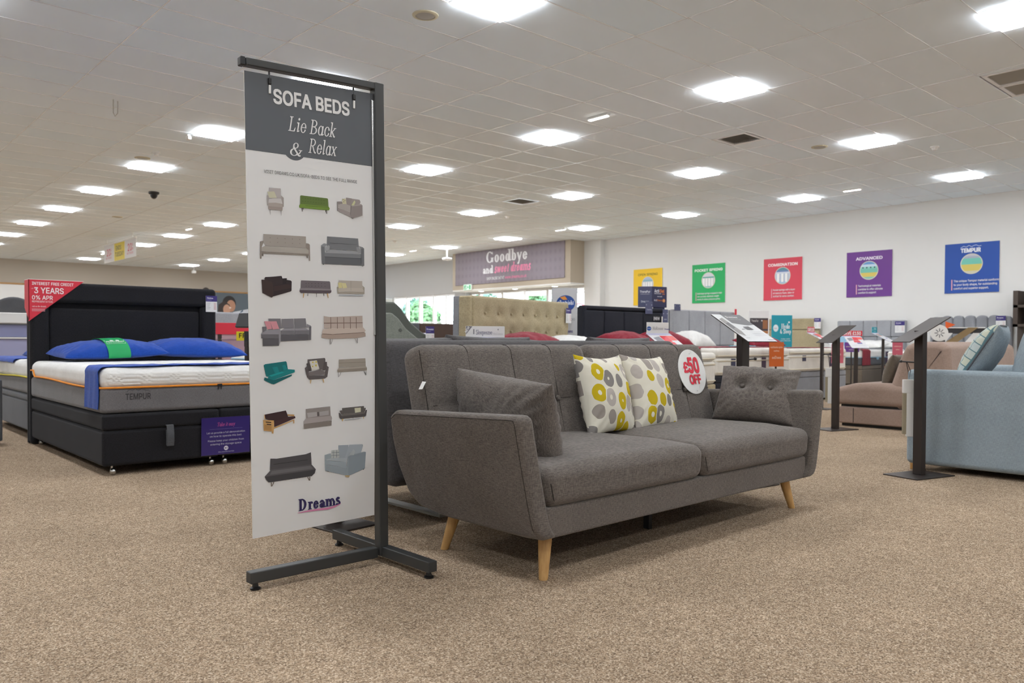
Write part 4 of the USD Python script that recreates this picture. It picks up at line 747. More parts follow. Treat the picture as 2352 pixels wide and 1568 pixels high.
# ------------------------------------------------------------------ beds: one kit, many beds
fabric("black_cloth", "1f1f22", "242428", 600, 5, 0.35, bump=0.2, sheen=0.05)
fabric("slate_cloth", "55575c", None, 600, 5, 0.25, bump=0.2)
fabric("grey_cloth", "8a8c92", None, 500, 5, 0.18, bump=0.2)
fabric("pale_grey_cloth", "9fa1a6", None, 500, 5, 0.15, bump=0.2)
fabric("mattress_grey", "6c6b6d", "767578", 700, 5, 0.3, bump=0.2)
fabric("beige_cloth", "a09374", "a99c7f", 420, 5, 0.28, bump=0.25)
fabric("taupe_cloth", "6f665b", None, 500, 5, 0.2, bump=0.2)
fabric("sage_cloth", "7c8079", "84887f", 160, 4, 0.14, bump=0.15, streak=False)
fabric("sage_dark", "5d605a", None, 160, 4, 0.14, bump=0.15, streak=False)
fabric("brown_cloth", "4e3f38", None, 500, 5, 0.2)
fabric("navy_cloth", "26282f", "2b2d35", 600, 5, 0.3, bump=0.2, sheen=0.05)
fabric("white_cloth", "e6e6e4", None, 300, 5, 0.06, bump=0.12, sheen=0.1)
fabric("cream_cloth", "dedad2", None, 300, 5, 0.06, bump=0.12, sheen=0.1)
fabric("blue_cotton", "1c4499", "2049a4", 260, 4, 0.14, bump=0.15)
fabric("burgundy", "7d1a2b", "8a1e31", 260, 4, 0.16, bump=0.15)
plain("orange_piping", "e08a1e", 0.7); plain("yellow_piping", "cbbd2c", 0.7); plain("blue_piping", "8fb8cf", 0.7); plain("cream_piping", "cfc6b2", 0.7)

def castors(base, pts, m="chrome"):
    for (x, y, dy) in pts:
        w = obj("castor", lathe([(0, .034), (.007, .034), (.007, .09), (0, .09)], 10), m, base, M=mat4((x, y, 0)))
        s = trimesh.creation.icosphere(2, .0235); s.apply_scale([.8, 1, 1]); s.apply_translation([x, y + dy, .0238]); obj("wheel", s, m, w)

def runner(parent_label, M, w, ztop, drop, y0, y1, m, xl=0.0, hem=True):
    """cloth laid across a mattress of width w from x=xl; hangs down by drop on both sides; local bed frame"""
    r = .035; prof = []
    for t in np.linspace(0, 1, 9): prof.append((xl - .012, ztop - drop + t * (drop - r)))
    for a in np.linspace(0, math.pi / 2, 6)[1:]: prof.append((xl - .012 + r * (1 - math.cos(a)), ztop - r + r * math.sin(a)))
    for t in np.linspace(0, 1, 24)[1:]: prof.append((xl - .012 + r + t * (w - 2 * r + .024), ztop + .004 * math.sin(t * 31) ** 2))
    for a in np.linspace(0, math.pi / 2, 6)[1:]: prof.append((xl + w + .012 - r + r * math.sin(a), ztop - r + r * math.cos(a)))
    for t in np.linspace(0, 1, 7)[1:]: prof.append((xl + w + .012, ztop - r - t * (drop - r)))
    n = 9; G = np.zeros((len(prof), n, 3)); rg = np.random.default_rng(7)
    for i, (x, z) in enumerate(prof):
        for j in range(n):
            t = j / (n - 1); wob = .012 * math.sin(i * .9 + 2.0) if j in (0, n - 1) else 0
            bul = .004 * math.sin(j * 2.1 + i * .35)
            G[i, j] = (x + (bul if z < ztop - .04 else 0), y0 + (y1 - y0) * t + wob * (.3 if z < ztop - .04 else 1), z + .006 + (bul * .8 if z >= ztop - .04 else 0))
    return sheet(G[:, ::-1], .004)

def quilt_lines(x, z, w):
    """ribbed zig-zag quilting"""
    u = x / .36; k = np.abs((u % 1) - .5) * 2
    shift = np.clip((k - .3) / .4, 0, 1) * .055
    return np.abs(np.sin(math.pi * (z + shift) / .0265))

def mattress_tempur(label, M, w, L, z0, h, hb, pip, grp, dip=True):
    t = thing("mattress", label, "mattress", M=M @ mat4((w / 2, -L / 2, z0)), group=grp)
    obj("lower_cover", rbox(w, L, hb, .03, 3, c=(0, 0, hb / 2)), "mattress_grey", t)
    ht = h - hb
    m = rbox(w - .006, L - .006, ht + .02, .055, 5, (90, 50, 14), c=(0, 0, hb + ht / 2 - .01))
    def quilt(v):
        v = v.copy(); f = (v[:, 1] < -L / 2 + .008) & (v[:, 2] > hb); q = quilt_lines(v[:, 0] + w / 2, v[:, 2] - hb, w)
        v[:, 1] -= np.where(f, .006 * np.sqrt(q), 0)
        s = (np.abs(v[:, 0]) > w / 2 - .01) & (v[:, 2] > hb)
        v[:, 0] += np.where(s, np.sign(v[:, 0]) * .003 * np.abs(np.sin(v[:, 1] * 2 * math.pi / .17)), 0)
        return v
    obj("top_cover", deform(m, quilt), "white_cloth", t)
    P = [(x, y) for x, y in ((-w / 2, -L / 2), (w / 2, -L / 2), (w / 2, L / 2), (-w / 2, L / 2))]
    ringp = np.array(sbox(-w / 2, -L / 2, w / 2, L / 2).buffer(-.03).buffer(.033, 6).exterior.coords)
    ls = LineString(ringp); q = np.array([ls.interpolate(ls.length * i / 160).coords[0] for i in range(160)])
    z = hb + np.where(q[:, 1] > L / 2 - .12, .05, 0) * dip + .008 * np.sin(q[:, 1] * 3)
    obj("piping", tube(np.c_[q, z], .007, 6, True), pip, t, label="%s piping" % pip.split("_")[0])
    return t

def pillow_thing(label, M, m="blue_cotton", w=.72, h=.46, t=.2, seed=1, grp=None, flange=True):
    mm = pillow_m(w, h, t, seed, .03, .42, 34, .02)
    mm = deform(mm, lambda v: np.c_[v[:, 0], v[:, 1], np.where(v[:, 2] < 0, v[:, 2] * .35, v[:, 2])])
    return obj("pillow", mm, m, None, label, "pillow", grp, xf=M)

def price_tag(label, M, head="Dreams", grp="white price tags with purple tops", w=.105, h=.15):
    t = thing("price_tag", label, "price tag", M=M, group=grp)
    obj("card", bx(-w / 2, -h, -.001, w / 2, 0, .001), "white_plastic", t, smooth=False)
    P = Print(); P.k = 6; P.rect(-w / 2, -h, w / 2, 0, "e6e6e6"); P.rect(-w / 2, -h * .36, w / 2, 0, "3c3275")
    P.serif(head, -w * .4, -h * .19, h * .1, "d8d6e6", True, align="l"); P.text("headboard", -w * .4, -h * .28, h * .04, "b0accf", align="l")
    for i in range(5):
        y = -h * (.46 + .09 * i); P.rect(-w * .42, y - .002, -w * (.1 + .04 * (i % 3)), y + .002, "a9a9ad"); P.rect(w * .2, y - .0025, w * .42, y + .0025, "c98a92")
    P.mesh("printed_face", t)
    return t

# ---- the black bed at left
B = mat4((1.44, 7.46, 0))            # local: x across, y = 0 at the headboard's face, foot towards -y
W, L = 1.50, 2.02
hb_ = thing("headboard", "tall black upholstered headboard with a padded border, at left", "headboard", M=B)
obj("backing", rbox(1.53, .05, 1.31, .01, 2, c=(.765, .115, .66)), "black_cloth", hb_)
obj("inner_panel", rbox(1.24, .06, 1.0, .022, 4, c=(.765, .07, .62)), "black_cloth", hb_)
obj("top_roll", rbox(1.53, .10, .165, .035, 5, c=(.765, .05, 1.25)), "black_cloth", hb_)
for x in (.07, 1.46): obj("side_roll", rbox(.14, .10, 1.17, .035, 5, c=(x, .05, .585)), "black_cloth", hb_)
base = thing("divan_bed", "black upholstered ottoman bed base with chrome castors", "bed", M=B)
for i, x in enumerate((.375, 1.125)):
    h2 = obj("half", rbox(.747, L - .02, .225, .022, 3, c=(x, -L / 2 - .005, .172)), "black_cloth", base)
    obj("lid", rbox(.747, L - .01, .10, .02, 3, c=(x, -L / 2, .337)), "black_cloth", h2)
obj("lid_gap", bx(.03, -L + .03, .26, W - .03, -.02, .32), "black_plastic", base, smooth=False)
pull = np.array([[(x, y, z) for x in (.0, .045)] for y, z in ((-.0, .30), (-.018, .30), (-.03, .25), (-.032, .2), (-.024, .165), (-.012, .17), (-.012, .22), (-.006, .27))]); pull[..., 1] += -L + .003; pull[..., 0] += .385
obj("pull_strap", sheet(pull, .004), "slate_cloth", base, label="dark grey fabric pull strap")
castors(base, [(.07, -L + .055, -.02), (.70, -L + .06, -.02), (.79, -L + .055, -.02), (1.44, -L + .06, -.02), (.06, -.08, .01), (1.44, -.08, .01)])
mt = mattress_tempur("white and grey mattress with orange piping on the black bed", B, W, L - .02, .392, .292, .165, "orange_piping", "mattresses")
P = Print(); P.k = 4; P.text("TEMPUR", 0, 0, .038, "3e3d40", True, width=.155)
P.poly(LineString([(-.07, .05), (-.05, .066), (-.035, .055), (-.02, .072), (0, .056), (.02, .068), (.05, .055), (.075, .05)]).buffer(.0014), "4a494c")
P.mesh("lettering", mt, facing((-.53, -(L - .02) / 2 - .0005, .085), 0))
z_ = obj("zip_pull", [bx(-.012, -.012, .13, -.008, -.006, .165), bx(.008, -.012, .13, .012, -.006, .165), bx(-.016, -.013, .155, .016, -.004, .168)], "black_plastic", mt, M=mat4((.0, -(L - .02) / 2, 0)), smooth=False)
tag(obj("bed_runner", runner("", None, W, .684, .27, -1.97, -1.68, "blue_cotton"), "blue_cotton", xf=B), "royal blue cloth runner laid across the foot of the black bed", "bed runner", "cloth bed runners")
pillow_thing("royal blue pillow with the green band, on the black bed", B @ mat4((.50, -.33, .745), 4, 3, -2), "blue_cotton", .80, .48, .24, 2, "royal blue pillows")
pillow_thing("royal blue pillow without a band, on the black bed", B @ mat4((1.19, -.30, .75), -3, 3, 2), "blue_cotton", .82, .48, .25, 5, "royal blue pillows")
t = thing("recycling_band", "green paper band reading RECYCLING round a blue pillow", "paper band", M=B @ mat4((.50, -.33, .745), 4, 3, -2))
a = np.linspace(-.30, math.pi + .30, 30); ry, rz_ = .246, .125
G = np.array([[(x, -ry * math.copysign(abs(math.cos(q)) ** .9, math.cos(q)), (rz_ if math.sin(q) > 0 else .07) * math.sin(q) if abs(math.sin(q)) > 0 else 0) for q in a] for x in (-.085, .0, .085)])
plain("band_green", "0f9d58", 0.5); obj("band", sheet(G, .0015), "band_green", t)
def onband(P2):   # wraps flat print (x across, y up the front) on the band
    q = np.clip((P2[:, 1]) / .2, -1, 1.9) * .9 + .25
    return np.c_[P2[:, 0], -(ry + .0015 + P2[:, 2]) * np.abs(np.cos(q)) ** .9 * np.sign(np.cos(q)), (rz_ + .0015 + P2[:, 2]) * np.sin(q)]
P = Print(); P.text("RECYCLING", 0, .158, .020, "e8f4ec", True, width=.135); P.text("your old mattress", 0, .142, .010, "e8f4ec", False, width=.11)
P.poly(LineString([(-.075, .20), (-.07, .125), (.07, .125), (.075, .20)]).buffer(.0014), "dff0e5"); P.disc(-.02, .19, .014, "e8f4ec"); P.disc(.025, .19, .014, "e8f4ec")
P.V = [onband(np.asarray(v)) for v in P.V]; P.mesh("lettering", t)
t = thing("offer_corner", "red triangular corner sign reading INTEREST FREE CREDIT 3 YEARS on the black headboard", "sign", M=B @ mat4((0, 0, 0)))
plain("sign_red", "d2293d", 0.5)
tri = Polygon([(-.012, 1.345), (.395, 1.345), (-.012, 1.005)])
obj("front_plate", extrude(tri, .004), "sign_red", t, M=frame((0, -.004, 0), (1, 0, 0), (0, 0, 1)), smooth=False)
obj("side_plate", extrude(Polygon([(-.008, 1.345), (.145, 1.345), (.145, 1.12), (-.008, 1.02)]), .004), "sign_red", t, M=frame((-.012, 0, 0), (0, 1, 0), (0, 0, 1)), smooth=False)
obj("top_plate", bx(-.012, -.006, 1.345, .395, .146, 1.349), "white_plastic", t, smooth=False)
P = Print(); P.k = 3
P.text("INTEREST FREE CREDIT", .012, 1.303, .023, "f1e6e6", True, align="l", width=.305); P.text("UP TO", .008, 1.268, .008, "f1e6e6", align="l"); P.text("3 YEARS", .028, 1.236, .046, "f1e6e6", True, align="l", width=.215)
P.text("0% APR", .012, 1.184, .032, "f1e6e6", True, align="l", width=.15); P.text("REPRESENTATIVE", .012, 1.160, .0145, "f1e6e6", align="l", width=.15); P.serif("Ask us for details", .012, 1.122, .012, "f1e6e6", italic=True, align="l", width=.1)
for i in range(4): P.rect(.01, 1.088 + .006 * i, .105, 1.091 + .006 * i, "e49aa2")
P.mesh("lettering", t, frame((0, -.0085, 0), (1, 0, 0), (0, 0, 1)))
price_tag("white price tag on the black headboard's right corner", B @ frame((1.478, -.006, 1.27), (1, 0, 0), (0, 0, 1)), "Hatton")
t = thing("notice_card", "purple notice card reading Take it easy on the black bed base", "notice", M=B @ frame((.785, -L - .012, .335), (1, 0, .0), (0, -.02, 1)))
obj("card", bx(-.17, -.262, -.0015, .17, 0, 0), "acrylic", t, smooth=False)
P = Print(); P.rect(-.17, -.26, .17, -.004, "352a70")
P.serif("Take it easy", 0, -.066, .026, "c65a9c", italic=True, width=.125); P.rect(-.115, -.0855, .115, -.084, "7a72a8")
for i, s in enumerate(("Let us provide a full demonstration", "on how to operate this bed.", "Please keep your children from", "entering the storage space")): P.text(s, 0, (-.115, -.139, -.170, -.194)[i], .0125, "c9c6de", width=(.268, .225, .252, .218)[i])
P.disc(0, -.2185, .0155, "dedcec"); P.poly(Polygon([(-.008, -.225), (-.008, -.212), (.002, -.2185)]), "352a70"); P.rect(.003, -.225, .0055, -.212, "352a70"); P.rect(.0075, -.225, .0095, -.212, "352a70"); P.text("FREE DEMONSTRATION", 0, -.247, .007, "b9b5d6", width=.11)
P.mesh("printed_face", t, None, "print_gloss")

# ---- the grey bed back to back with it
B2 = mat4((2.98, 7.64, 0), 180)
b2 = thing("divan_bed", "grey divan base behind the black headboard", "bed", M=B2)
h2 = obj("half", rbox(1.48, 2.0, .26, .02, 3, c=(.74, -1.0, .2)), "slate_cloth", b2); obj("top_band", rbox(1.48, 2.0, .06, .02, 3, c=(.74, -1.0, .355)), "slate_cloth", h2)
castors(b2, [(1.42, -.06, 0), (1.42, -1.9, 0), (.06, -.06, 0), (.06, -1.9, 0)])
mattress_tempur("white and grey mattress with yellow piping behind the black headboard", B2, 1.48, 2.0, .386, .29, .14, "yellow_piping", "mattresses")
pillow_thing("royal blue pillow peeking out behind the black headboard", B2 @ mat4((1.12, -.30, .73), 0, 3, 0), "blue_cotton", .7, .46, .2, 9, "royal blue pillows")
tag(obj("bed_runner", runner("", None, 1.48, .676, .03, -1.9, -.8, "blue_cotton"), "blue_cotton", xf=B2), "royal blue runner on the mattress with yellow piping", "bed runner", "cloth bed runners")
bd = thing("divan_bed", "dark bed end cut by the left edge of the photo", "bed", (.0, 7.62, 0))
obj("foot_panel", rbox(2.54, .10, .50, .012, 2, c=(0, .05, .28)), "slate_cloth", bd); obj("inner_panel", rbox(2.2, .03, .36, .01, 2, c=(0, -.01, .27)), "navy_cloth", bd)
for x in (-1.22, 1.22): obj("leg", bx(x - .025, .0, 0, x + .025, .05, .035), "black_plastic", bd, smooth=False)
# ------------------------------------------------------------------ lectern stands with sloping price boards
plain("stand_metal", "3a3330", 0.42, 0.3, 0.5); plain("swatch_card", "9a907a", 0.8)
def lectern(label, loc, rz, z=.95, tilt=28, hz=0, face=None, grp="lectern stands", slope=.353, wide=.24, pw=.062):
    t = thing("lectern_stand", label, "lectern", (*loc, 0), rz, group=grp)
    obj("base_plate", rbox(.37, .25, .008, .003, 2, c=(0, 0, .004)), "stand_metal", t)
    obj("post", rbox(.045, pw, z - .008, .003, 2, c=(0, 0, (z - .008) / 2 + .008)), "stand_metal", t)
    T = mat4((0, 0, z), hz, 0, -tilt)
    obj("board", rbox(slope, wide, .006, .002, 2, c=(0, 0, .006)), "stand_metal", t, M=T)
    obj("bracket", bx(-.045, -.025, -.012, .05, .025, .004), "stand_metal", t, M=T, smooth=False)
    if face:
        P = Print(); face(P); P.mesh("price_sheet", t, T @ frame((0, 0, .0095), (0, -1, 0), (1, 0, 0)))
    return t
def hook(t, side=1, z=.72, ln_=.1):
    obj("hook", [tube([(0, side * .03, z), (0, side * (.03 + ln_), z + .004)], .005, 8), tube([(0, side * (.03 + ln_ - .012), z + .004), (0, side * (.03 + ln_), z + .004)], .0085, 8)], "black_plastic", t)
def swatches(label, M, drop=.12, h=.24, grp="fabric swatch holders"):
    t = thing("swatch_holder", label, "swatch holder", M=M, group=grp)
    obj("cord", tube([(0, 0, 0), (.012, .006, -drop * .5), (.018, .01, -drop), (.026, .0, -drop * .5), (.004, .0, 0)], .0022, 6), "black_plastic", t)
    obj("clip_box", rbox(.07, .04, .09, .004, 2, c=(.015, .004, -drop - .045)), "white_plastic", t)
    obj("card", rbox(.045, .038, h, .003, 2, c=(.025, .004, -drop - .085 - h / 2)), "white_plastic", t)
    for k in range(4): obj("swatch", rbox(.022, .005, h - .02, .0015, 1, c=(-.008, -.01 + k * .0095, -drop - .09 - (h - .02) / 2)), "swatch_card", t)
    return t
s1 = lectern("brown lectern stand in front of the pale blue sofa", (5.444, 2.095), -15, .942, 30.7, -23, slope=.315, wide=.22); hook(s1, 1, .735, .12)
a = math.radians(-13); hx, hy = 5.444 - math.sin(a) * .10, 2.095 + math.cos(a) * .10
swatches("white swatch holder hanging beside the pale blue sofa", mat4((hx, hy, .735), -58), .115, .29)
s2 = lectern("brown lectern stand in front of the pink beige chaise", (7.657, 3.743), -16, .936, 29.7, -4, slope=.348, wide=.216); hook(s2, 1, .735, .13)
a = math.radians(-15); swatches("white swatch holder hanging left of the pink beige chaise", mat4((7.657 - math.sin(a) * .10, 3.743 + math.cos(a) * .10, .735), -60), .13, .27)
def sheet1(P):
    P.rect(-.12, -.178, .12, .178, "d9dbdc"); P.poly(Polygon([(-.045, .178), (.12, .178), (.12, .04), (.06, .03), (.0, .045), (-.045, .06)]), "7b7b7e")
    P.serif("Dexter", -.03, .13, .026, "dadada", True, align="l"); P.text("2 seater sofa bed", -.03, .105, .009, "c5c5c5", align="l")
    P.poly(Polygon([(-.11, .11), (-.07, .13), (-.06, -.05), (-.075, -.11), (-.112, -.08)]), "9c9a99"); P.poly(Polygon([(-.105, .05), (-.07, .07), (-.068, .0), (-.1, -.02)]), "77777a")
    P.poly(Polygon([(.0, .01), (.05, .015), (.06, -.03), (.005, -.03)]), "6d6d70"); P.rect(-.1, -.14, -.07, -.136, "a0a0a0")
    for i in range(3): P.rect(.0, -.06 - .022 * i, .10, -.057 - .022 * i, "bdbdc2")
    P.text("Dreams", .085, -.165, .01, "5a4f8c", True)
s3 = lectern("black lectern stand with a white price sheet, right of the grey sofa bed", (4.33, 2.705), 85, .943, 28, -8, face=sheet1, pw=.07); hook(s3, -1, .755, .1)
s4 = lectern("low lectern stand hidden behind the banner, only its base plate showing", (1.90, 3.37), 97, .96, 28)
# price boards on posts with a header card
def header(P, w, h, kind):
    if kind == "sleep":
        P.poly(Polygon([(-w / 2, -h / 2), (w / 2, -h / 2), (w / 2, h / 2), (-w / 2, h / 2)]), "dcdcdc"); P.poly(Polygon([(-w / 2, h / 2), (-w / 2 + .05, h / 2), (-w / 2, -h / 2 + .02)]), "77757c")
        P.text("NEW", -w / 2 + .017, .012, .016, "e6e6e6", True, rot=58); P.serif("Sleepeezee", -.01, -.02, .034, "39406a", False, width=.125); P.serif("REGENCY", .098, -.022, .016, "b4b4b6", width=.072); P.poly(Polygon([(.098, .026), (.104, .018), (.098, .01), (.092, .018)]), "9a9a9e"); P.rect(-.093, -.018, -.085, .02, "7a7a80")
    if kind == "harmony":
        P.rect(-w / 2, -h / 2, w / 2, h / 2, "d9d7d4"); P.disc(-.088, -.005, .022, "2f57a0", .016); P.text("silentnight", -.088, -.007, .006, "e6e6f0"); P.serif("HARMONY", .0, -.014, .023, "77777c", width=.105); P.serif("Dreams", .092, -.013, .012, "57508a", True)
    if kind == "save":
        P.rect(-w / 2, -h / 2, w / 2, h / 2, "d62a3a"); P.text("SAVE £150", 0, -.022, .045, "f3e9e9", True, width=w * .86, heavy=.03)
    if kind == "teal":
        P.rect(-w / 2, -h / 2, w / 2, h / 2, "1f97a8"); P.text("Chill", .02, .004, .03, "cfe6ea", True); P.text("sleeper", .02, -.03, .016, "cfe6ea"); P.text("is", -.06, -.01, .024, "cfe6ea")
def sheet2(P, w=.24, h=.34, red=True):
    P.rect(-w / 2, -h / 2, w / 2, h / 2, "dcdde0"); P.rect(-w / 2, h / 2 - .03, w / 2, h / 2, "b9b9d2"); P.poly(Polygon([(-.1, .1), (-.03, .12), (-.02, .04), (-.09, .02)]), "8f9097")
    P.rect(-.02, .04, .05, .13, "d9434c" if red else "d98a7c"); P.rect(.05, .06, .115, .13, "e0605a" if red else "3aa7b4"); P.rect(-.03, -.02, .06, .035, "d5525a" if red else "cfd4d6"); P.rect(.0, -.06, .07, -.025, "6c66a0")
    for i in range(3): P.rect(-.1, -.09 - .02 * i, .1, -.087 - .02 * i, "bcbcc4")
def price_stand(label, loc, rz, kind, z=.93, tilt=30, w=.30, h=.085, red=True, grp="price boards with header cards"):
    t = thing("price_stand", label, "price stand", (*loc, 0), rz, group=grp)
    obj("base_plate", rbox(.26, .26, .008, .003, 2, c=(0, 0, .004)), "stand_metal", t); obj("post", rbox(.03, .05, z - .02, .003, 2, c=(0, 0, (z - .02) / 2)), "stand_metal", t)
    T = mat4((0, 0, z), 0, 0, -tilt)
    obj("board", rbox(.34, .25, .006, .002, 2, c=(0, 0, 0)), "acrylic", t, M=T)
    P = Print(); P.k = 8; sheet2(P, red=red); P.mesh("price_sheet", t, T @ frame((0, 0, .004), (0, -1, 0), (1, 0, 0)))
    c = math.radians(tilt); H = frame((.17 * math.cos(c), 0, z + .17 * math.sin(c) + h / 2 + .003), (0, -1, 0), (0, 0, 1))
    obj("header_card", rbox(w, h, .004, .0015, 2), "white_plastic", t, M=H)
    P = Print(); P.k = 12; header(P, w - .002, h - .002, kind); P.mesh("header_print", t, H)
    return t
price_stand("white Sleepeezee price stand before the tufted beige headboard", at(1124, 5.9), 62, "sleep", .80, 30)
price_stand("white Harmony price stand right behind the grey sofa bed's back", at(1541, 5.95), 80, "harmony", .835, 30, .22, .085)
price_stand("price stand with a red SAVE £150 header by the white mattresses", at(1888, 10.3), 92, "save", .905, 26, .20, .075, grp="SAVE £150 price stands")
price_stand("price stand with a red SAVE £150 header just behind the brown lectern", at(1966, 11.3), 48, "save", .86, 30, .30, .075, grp="SAVE £150 price stands")
price_stand("price stand with a teal header over white pillows", at(2028, 13.6), 90, "teal", .94, 26, .21, .1, red=False)
# ------------------------------------------------------------------ posters on the white wall
def poster(label, y, z, col, title, tcol, lines, inner, tw, w=1.0, h=1.0):
    t = thing("wall_poster", label, "poster", M=frame((XR - .012, y, z), (0, -1, 0), (0, 0, 1)), group="square mattress posters on the wall")
    obj("board", rbox(w, h, .012, .002, 2), "white_plastic", t)
    P = Print(.0004); P.k = 16
    P.rect(-w / 2, -h / 2, w / 2, h / 2, col)
    if title == "TEMPUR":
        P.text(title, -.02, .315, .075, "e8ecf4", True, width=.36, heavy=.05); P.poly(LineString([(-.2, .41), (-.15, .44), (-.1, .42), (-.05, .45), (0, .42), (.03, .44), (.08, .45), (.13, .425), (.17, .43)]).buffer(.006), "b9c6e6")
    else: P.text(title, 0, .315, .06, tcol, True, width=tw, heavy=.035 if title != "OPEN SPRING" else .0)
    P.disc(0, .08, .205, "d9d5c6"); clip = Point(0, .08).buffer(.19, 24)
    for k, (y0, y1, c) in enumerate(inner["bands"]): P.poly(sbox(-.3, y0, .3, y1).intersection(clip), c)
    for x in inner.get("coils", []): P.poly(sbox(x - .032, -.07, x + .032, .13).intersection(clip), "f2f3f4"); P.poly(sbox(x + .028, -.07, x + .036, .13).intersection(clip), "9fa3ab")
    for x in inner.get("dots", []): P.disc(x, .14, .016, "2d4a55")
    if lines:
        P.rect(-.43 + inner["bx"], -.44, -.41 + inner["bx"], -.225, "e0a9b8" if col != "f0c62e" else "c9b27a")
        for i, s in enumerate(lines[0]): P.text(s, -.385 + inner["bx"], -.275 - .075 * i, .04, "e6e4ea", True, align="l", width=lines[1][i])
    P.mesh("printed_face", t)
poster("yellow square wall poster headed OPEN SPRING, partly behind a navy box", 13.98, 2.35, "f0c62e", "OPEN SPRING", "6b5f2c", None, {"bands": [(-.12, -.05, "9db4c9"), (-.05, .15, "d5d9df"), (.15, .2, "8fb9c9"), (.2, .28, "b3bfd6")], "coils": [-.12, -.04, .05, .13], "bx": 0}, .68)
poster("green square wall poster headed POCKET SPRING", 12.01, 2.35, "2fb368", "POCKET SPRING", "edf5ef", (["Individual springs wrapped in their", "own pockets distribute weight", "evenly & relieve pressure points."], [.75, .66, .70]), {"bands": [(-.13, -.06, "9cc4c4"), (-.06, .14, "dcdfe2"), (.14, .17, "58a8a0"), (.17, .28, "d9dbe4")], "coils": [-.13, -.05, .04, .12], "bx": .05}, .84)
poster("red square wall poster headed COMBINATION", 9.93, 2.35, "d94a5c", "COMBINATION", "f6e9ea", (["Pocket springs with a layer", "of memory foam, latex or", "ActiGel for extra comfort."], [.57, .55, .55]), {"bands": [(-.13, -.05, "a9c6dd"), (-.05, .13, "c2cbdc"), (.13, .17, "d4d9e6"), (.17, .21, "6f88bb"), (.21, .29, "5f98a0")], "coils": [-.11, .0, .1], "bx": .14}, .76)
poster("purple square wall poster headed ADVANCED", 7.87, 2.35, "70418f", "ADVANCED", "ece4f2", (["Technological materials", "combine to offer ultimate", "comfort & support"], [.5, .54, .40]), {"bands": [(-.13, -.06, "8fc7b4"), (-.06, .03, "dcc76a"), (.03, .12, "7cc5b3"), (.12, .16, "8fd0c4"), (.16, .21, "c9dcea"), (.21, .28, "6f9fd0")], "dots": [-.13, -.045, .04, .125], "bx": .15}, .58)
poster("royal blue square wall poster headed TEMPUR", 5.815, 2.355, "2f55a8", "TEMPUR", "e8ecf4", (["The unique Tempur material conforms", "to your body shape, for outstanding", "comfort and superior support."], [.84, .79, .64]), {"bands": [(-.13, -.06, "cfcbb4"), (-.06, .07, "d8c66a"), (.07, .19, "78c7b6"), (.19, .23, "a9b4c4"), (.23, .29, "c4c4cc")], "bx": .06}, .4)
# the banner over the lobby
t = thing("lobby_banner", "mauve patterned banner over the doorway reading Goodbye and sweet dreams", "banner", M=frame((16.808, 19.01, 3.24), (0, -1, 0), (0, 0, 1)))
MAT["damask"] = usdkit.material(stage, "/World/Looks/damask", {"g": ("geometry", {}), "mp": ("mapping", {"scale": (1, 5.0, 4.0)}), "v": ("voronoi_texture", {"scale": 1.0, "randomness": 0.0}), "r": ("rgb_ramp", {"ramp": [(0.0, lin("7d747e")), (0.28, lin("827983")), (0.36, lin("877e88")), (0.7, lin("8a818b"))]}), "p": ("principled_bsdf", {"roughness": 0.6})},
    [("g.position", "mp.vector"), ("mp.vector", "v.vector"), ("v.distance", "r.fac"), ("r.color", "p.base_color")], surface="p.BSDF")
obj("board", rbox(5.18, 1.08, .02, .003, 2), "damask", t)
P = Print(.0006); P.k = 20
P.serif("Goodbye", .02, .12, .36, "e6e6ea", True, width=1.95); P.serif("and", -.86, -.22, .25, "e6e6ea", True, width=.52); P.serif("sweet dreams", .29, -.22, .29, "e486a8", True, italic=True, width=1.70)
P.text("SHOP ONLINE 24/7 AT", -.50, -.43, .085, "dcdce0", True, width=.86); P.text("www.dreams.co.uk", .47, -.43, .09, "e486a8", True, width=1.0)
P.mesh("lettering", t)
t = thing("exit_sign", "small green and white lit exit sign below the lobby banner", "exit sign", M=frame((16.79, 20.9, 2.62), (0, -1, 0), (0, 0, 1)))
obj("housing", rbox(.42, .2, .05, .008, 2), "white_plastic", t)
glow("exit_glow", (0.75, 1.0, 0.8), 1.2); obj("lit_face", bx(-.2, -.09, .0245, .2, .09, .028), "exit_glow", t, smooth=False)
P = Print(); P.k = 2; P.rect(-.18, -.07, -.05, .07, "5fb98a"); P.poly(Polygon([(.0, .05), (.07, 0), (.0, -.05)]), "4aa878"); P.rect(.09, -.07, .17, .07, "5fb98a"); P.disc(-.11, .035, .018, "f0f6f2"); P.poly(Polygon([(-.15, -.05), (-.11, .02), (-.08, 0), (-.1, -.06)]), "f0f6f2")
P.mesh("symbol", t, frame((0, 0, .0285), (1, 0, 0), (0, 1, 0)))
for i, (x, y) in enumerate(((17.28, 20.8), (17.28, 19.1), (17.28, 17.3), (18.75, 19.3))):
    d = thing("downlight", "round white downlight under the lobby ceiling, %s" % ("far left", "middle", "far right", "outside beyond the glass")[i], "downlight", (x, y, 2.51), group="round lobby downlights")
    obj("rim", lathe([(.085, .002), (.09, -.008), (.11, -.006), (.115, .002)]), "white_plastic", d); obj("lens", lathe([(0, -.004), (.086, -.004), (.086, .002), (0, .002)]), "lamp", d)
